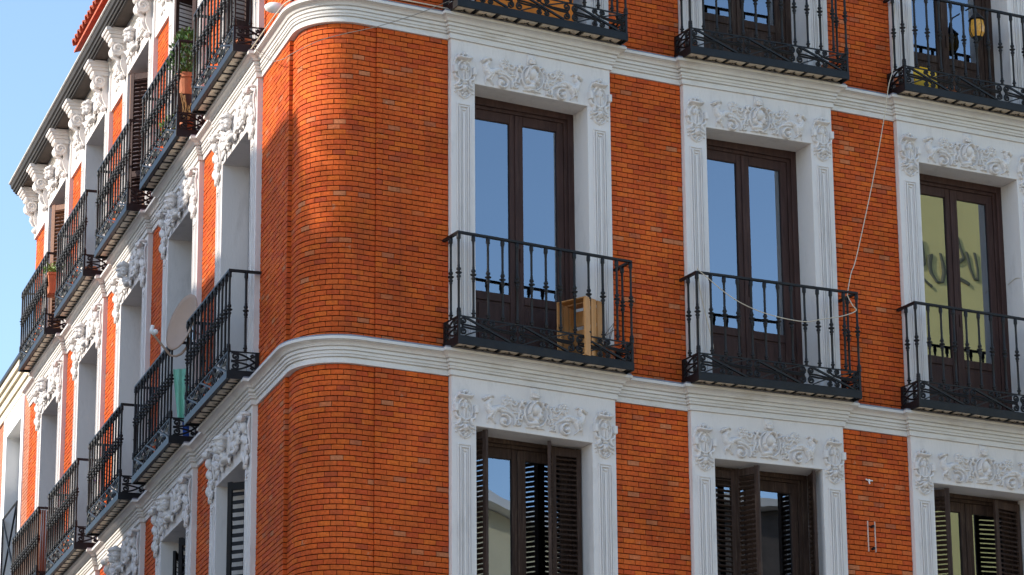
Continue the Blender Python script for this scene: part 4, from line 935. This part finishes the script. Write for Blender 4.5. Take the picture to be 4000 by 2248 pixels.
# reed screen tied inside the last lower balcony
t = thing('reed_screen', 'weathered brown reed screen tied inside the lowest far-left balcony railing', 'screen', Lb(4, 0, 0, -H + .33), RL)
m = MB(); m.tube([(0, 0, 0), (0, 0, 1.06)], .008, 5); REED = m.mesh('reed', M['wood_red'])
for i in range(20): put('reed', REED, t, (BX1 - .03, BYF + .02 + i * .0162, 0), (random.gauss(0, .006), random.gauss(0, .006), 0))
for i in range(118): put('reed', REED, t, (BX0 + .02 + i * .0162, BYF + .032, 0), (random.gauss(0, .006), random.gauss(0, .006), 0))
# broom on the fourth top balcony
t = thing('broom', 'broom with a bright blue handle leaning on the fourth top-row balcony', 'broom', Lb(3, 1.55, .16, .331), RL)
m = MB(); m.tube([(.06, 0, .22), (.0, -.13, 1.02)], .013, 7); put('handle', m.mesh('handle', M['blue_plastic']), t)
m = MB(); m.cbox(-.08, .2, -.03, .03, .10, .22, .01); m.cbox(-.07, .19, -.02, .04, 0, .10, .004); put('head', m.mesh('head', M['wood']), t)
# wrapped lamp at the corner above the upper cornice
t = thing('wall_lamp', 'small white covered lamp fixed to brick above the upper cornice by the rounded corner', 'lamp', lw(.95, .0, .40), RL)
m = MB(); m.ell((.0, -.13, .0), (.085, .11, .055), 12, 8); put('shade', m.mesh('shade', M['white'], smooth=True), t)
m = MB(); m.tube([(.0, .03, -.01), (.0, -.04, .0)], .028, 8); m.tube([(.0, .02, .0), (.0, -.22, .02)], .010, 6); put('bracket', m.mesh('bracket', M['iron']), t)
# cables
def cable(name, label, pts, r, mt, cat='cable'):
    P = [pts[0]] + list(pts) + [pts[-1]]; P = [np.array(p, float) for p in P]; out = []
    for i in range(1, len(P) - 2):
        for k in range(10):
            u = k / 10; out.append(.5 * (2 * P[i] + (P[i + 1] - P[i - 1]) * u + (2 * P[i - 1] - 5 * P[i] + 4 * P[i + 1] - P[i + 2]) * u ** 2 + (-P[i - 1] + 3 * P[i] - 3 * P[i + 1] + P[i + 2]) * u ** 3))
    m = MB(); m.tube(out + [P[-2]], r, 6); thing(name, label, cat, (0, 0, 0), (0, 0, 0), m.mesh(name, M[mt], smooth=True))
cable('rope', 'cream rope looping from the upper right railing down to the middle balcony', [(6.566, -.0, 1.46), (6.489, -.02, .96), (6.39, -.15, .56), (6.315, -.15, .31), (6.262, -.12, -.05), (6.098, -.10, -.775), (5.806, -.15, -1.717), (5.692, -.2, -1.942), (5.586, -.275, -2.20), (5.586, -.28, -2.24), (5.636, -.285, -2.33), (5.673, -.29, -2.39), (5.497, -.29, -2.471), (5.229, -.30, -2.544), (5.01, -.30, -2.599), (4.688, -.30, -2.591), (4.385, -.30, -2.543), (4.086, -.30, -2.435), (3.747, -.29, -2.215), (3.737, -.27, -2.20), (3.757, -.26, -2.378), (3.81, -.26, -2.626), (3.891, -.26, -2.937), (3.903, -.26, -3.03)], .0055, 'cable', 'rope')
cable('cable', 'pale cable sagging round the rounded corner below the upper cornice', [(.93, -.12, .36), (.56, -.09, .155), (.119, -.09, -.058), (-.26, -.08, -.205), (-.52, -.02, -.31), (-.70, .20, -.40), lw(.50, .14, -.335), lw(1.03, .13, -.16), lw(1.50, .14, .09), lw(1.86, .15, .33)], .0038, 'cable_mid')
cable('cable', 'thin dark cable running along the top edge of the upper cornice at the corner', [lw(1.9, .16, .27), lw(1.2, .15, .28), lw(.8, .14, .285), pil(P_F1 + .15, .17, .285), pil(P_F1 + .45, .16, .285), (.30, -.08, .285), (.95, -.08, .285)], .007, 'cable')
cable('power_cable', 'short pale wire clipped across the white reveal of the right-hand glass door', [(8.09, .25, -1.62), (8.10, .12, -1.58), (8.115, .03, -1.60), (8.16, -.012, -1.585), (8.40, -.012, -1.575)], .004, 'cable')

# ------------------------------------------------------------------ neighbour at the far left
NBo = -.15
nb = thing('neighbour_building', 'paler brick building with cream eaves and a tall dark window at the far left', 'building', lw(16.06, 0, GZ))
def NB_(name, quads, mt, par=None, **kw):
    m = MB(); o0 = lw(16.06, 0, GZ)
    for s0, s1, a, b, z0, z1 in quads:
        m.add([tuple(np.array(lw(s, o, z)) - np.array(o0)) for z in (z0, z1) for o in (a, b) for s in (s0, s1)], [(0, 2, 3, 1), (4, 5, 7, 6), (0, 1, 5, 4), (2, 6, 7, 3), (0, 4, 6, 2), (1, 3, 7, 5)])
    return put(name, m.mesh(name, M[mt]), par or nb, **kw)
zs0, zs1 = .60, -9.0
NB_('wall', [(16.06, 17.37, NBo - .008, NBo - .5, GZ, .60), (19.17, 24, NBo - .008, NBo - .5, GZ, .60), (17.37, 19.17, NBo - .008, NBo - .5, GZ, -3.2)], 'mortar2')
bk = MB(); fnN = lambda s, z, p: tuple(np.array(lw(s, NBo + p * .6, z)) - np.array(lw(16.06, 0, GZ)))
panel(16.07, 17.37, -6.5, .60, fnN); panel(19.17, 21.5, -4.5, .60, fnN)
put('brickwork', bk.mesh('brickwork', M['brick2']), nb, kind='stuff')
NB_('window_surround', [(17.37, 17.58, NBo + .02, NBo - .4, -2.3, .60), (18.88, 19.17, NBo + .02, NBo - .4, -2.3, .60), (17.58, 18.88, NBo + .021, NBo - .4, .26, .60), (17.37, 19.17, NBo + .025, NBo - .4, -3.2, -2.3)], 'white')
nw = NB_('window', [(17.58, 17.66, NBo - .22, NBo - .28, -2.3, .26), (18.80, 18.88, NBo - .22, NBo - .28, -2.3, .26), (17.66, 18.80, NBo - .22, NBo - .28, .16, .26), (17.66, 18.80, NBo - .22, NBo - .28, -2.3, -2.2), (18.2, 18.26, NBo - .22, NBo - .28, -2.2, .16)], 'ironbar')
NB_('pane', [(17.66, 18.80, NBo - .245, NBo - .25, -2.2, .16)], 'dark', nw)
for i in range(14): NB_('shutter_slat', [(17.66, 18.8, NBo - .205, NBo - .215, .155 - i * .05 - .046, .155 - i * .05)], 'grey_render', nw)
rl = MB(); o0 = np.array(lw(16.06, 0, GZ)); q = lambda s, z: np.array(lw(s, NBo + .03, z)) - o0
for a, b in (((17.6, -1.03), (18.86, -1.03)), ((17.6, -2.15), (18.86, -2.15)), ((17.6, -1.03), (18.86, -2.15)), ((17.6, -2.15), (18.86, -1.03)), ((17.6, -1.03), (17.6, -2.15)), ((18.86, -1.03), (18.86, -2.15))): rl.tube([q(*a), q(*b)], .016, 5)
put('window_railing', rl.mesh('window_railing', M['ironbar']), nb)
NB_('eave', [(16.06, 24, NBo + .03, NBo - .5, .60, .74), (16.06, 24, NBo + .06, NBo - .5, .745, .87), (16.06, 24, NBo + .10, NBo - .5, .875, .96), (16.06, 24, NBo + .14, NBo - .5, .965, 1.06)], 'eave_paint')
NB_('gutter', [(16.06, 24, NBo + .17, NBo - .4, 1.065, 1.12)], 'ironbar')

# ------------------------------------------------------------------ buildings across the two streets (they shade the side front and show in the panes)
def block(name, label, boxes, mt, roof_mt=None, wins=()):
    o = thing(name, label, 'building', boxes[0][0])
    m = MB(); c0 = np.array(boxes[0][0])
    for c, poly, z0, z1 in boxes:
        n = len(poly); m.add([tuple(np.array((x, y, z)) - c0) for z in (z0, z1) for x, y in poly], [tuple(range(n)), tuple(range(2 * n - 1, n - 1, -1))] + [(i, (i + 1) % n, (i + 1) % n + n, i + n) for i in range(n)])
    put('wall', m.mesh('wall', M[mt]), o)
    for (p, u, n_, w2, h2) in wins:
        m = MB(); p = np.array(p) - c0; u = np.array(u, float); n_ = np.array(n_, float)
        m.obox(p + n_ * .01, u, n_, (0, 0, 1), w2, .03, h2); put('window', m.mesh('window', M['dark']), o)
    return o
D0 = 13.0; dz0 = SUN_AZ - A0; ks = -math.tan(dz0) * D0; kz = D0 * math.tan(SUN_EL) / math.cos(dz0)
def lpoly(s0, s1, d=8): return [lw(s0, D0, 0)[:2], lw(s1, D0, 0)[:2], lw(s1, D0 + d, 0)[:2], lw(s0, D0 + d, 0)[:2]]
segs = [(-4.0, .62, -2.15), (.62, 2.35, -.80), (2.35, 5.35, -1.5), (5.35, 8.5, .20), (8.5, 32.0, -3.75)]
bx = [(lw(-4 + ks, D0, GZ), lpoly(a + ks, b + ks), GZ, z + kz) for a, b, z in segs]
wn = []
for i in range(11):
    for z in (-12.2, -8.6, -5.0, -1.4):
        p = lw(1.5 + ks + i * 2.6 - 3, D0, z); wn.append((p, (T[0], T[1], 0), (-NO[0], -NO[1], 0), .5, .95))
block('street_building', 'grey rendered building across the side street, outside the left edge of the picture', bx, 'grey_render', wins=wn)
cy = -20.0
cm = thing('gabled_building', 'cream gabled building across the street, mirrored in the lowest glass door by the corner', 'building', (6.0, cy, GZ - .35))
m = MB(); m.prism([(0, 0), (9.5, 0), (9.5, 14.0), (4.5, 15.3), (0, 14.0)], -9, 0); put('wall', m.mesh('wall', M['cream']), cm)
m = MB(); m.prism([(-.3, 13.93), (4.5, 15.31), (9.8, 13.93), (9.8, 14.13), (4.5, 15.52), (-.3, 14.13)], -9.2, .35); put('roof', m.mesh('roof', M['white']), cm)
for i in range(3):
    for z in (2.2, 5.6): 
        m = MB(); m.box(1.2 + i * 2.8, 2.3 + i * 2.8, -.02, .02, z, z + 1.9); put('window', m.mesh('window', M['dark']), cm)
ym = thing('yellow_building', 'yellow building across the street, mirrored with its dark lettering in the right-hand glass door', 'building', (19.2, cy, GZ))
m = MB(); m.add([(x, y, z) for z in (0, 23.5) for x, y in ((0, 0), (12, 0), (19, -9), (8, -9))], [(0, 1, 2, 3), (7, 6, 5, 4), (0, 1, 5, 4), (1, 2, 6, 5), (2, 3, 7, 6), (3, 0, 4, 7)]); put('wall', m.mesh('wall', M['ochre']), ym)

def glyph(pts, wd=.04):
    m = MB(); P = [np.array((x - 19.2, 0.02, z - GZ)) for x, z in pts]
    m.tube(P, wd, 6, flat=.4); put('letter_stroke', m.mesh('letter_stroke', M['letter']), ym)
for dx, dz_ in ((0, 0), (.80, .17)):
    glyph([(21.46 + dx, 6.78 + dz_), (21.50 + dx, 6.55 + dz_), (21.55 + dx, 6.36 + dz_), (21.42 + dx, 6.26 + dz_)]); glyph([(21.40 + dx, 6.02 + dz_), (21.50 + dx, 5.92 + dz_), (21.64 + dx, 5.84 + dz_)])
    glyph([(21.64 + dx, 6.50 + dz_), (21.68 + dx, 6.20 + dz_), (21.78 + dx, 5.98 + dz_), (21.89 + dx, 5.99 + dz_), (21.91 + dx, 6.2 + dz_), (21.86 + dx, 6.54 + dz_)])

bb = thing('brown_building', 'low dark brown building across the street, mirrored in the middle lower glass door', 'building', (15.7, cy, GZ))
m = MB(); m.add([(x, y, z) for z in (0, 15.15) for x, y in ((0, 0), (3.4, 0), (9.5, -9), (6, -9))], [(0, 1, 2, 3), (7, 6, 5, 4), (0, 1, 5, 4), (1, 2, 6, 5), (2, 3, 7, 6), (3, 0, 4, 7)]); put('wall', m.mesh('wall', M['soffit']), bb)
m = MB(); m.box(-.2, 3.6, -1.5, .3, 15.16, 15.3); put('roof_edge', m.mesh('roof_edge', M['grey_render']), bb)
for i in range(2):
    m = MB(); m.box(.5 + i * 1.5, 1.4 + i * 1.5, -.02, .02, 10.6, 12.6); put('window', m.mesh('window', M['dark']), bb)

tp = lw(.05 + ks, D0 + .9, -2.15 + kz)  # added tree, out of view; its leaves break up the shadow edge
tt = thing('added_shade_tree', 'small leafy tree added unseen on the roof across the side street, softening the shadow edge', 'tree', tp)
m = MB(); m.lathe([(.16, 0), (.24, .3), (.26, .3), (.26, .34), (.02, .34)], 12); put('pot', m.mesh('pot', M['terracotta']), tt)
m = MB(); m.tube([(0, 0, .3), (.03, .02, .7), (.0, .05, 1.1)], [.035, .03, .02], 6)
rg_ = random.Random(6)
for i in range(9): a = rg_.uniform(0, 6.28); m.tube([(.02, .02, .55 + .06 * i), (.25 * math.cos(a), .25 * math.sin(a), .8 + .06 * i), (.5 * math.cos(a), .5 * math.sin(a), .9 + .07 * i)], [.016, .011, .006], 5)
put('trunk', m.mesh('trunk', M['wood']), tt)
def tf(rg):
    a = rg.uniform(0, 6.283); u = rg.random() ** .5; z = rg.uniform(-1, 1); q = math.sqrt(1 - z * z) * u * rg.uniform(.6, 1.15)
    return (.75 * q * math.cos(a), .75 * q * math.sin(a), .95 + .55 * z), (math.cos(a), math.sin(a), rg.uniform(-.3, .8))
put('crown', leaves(620, tf, .12, 31).mesh('crown', M['leaf'], recalc=False), tt)
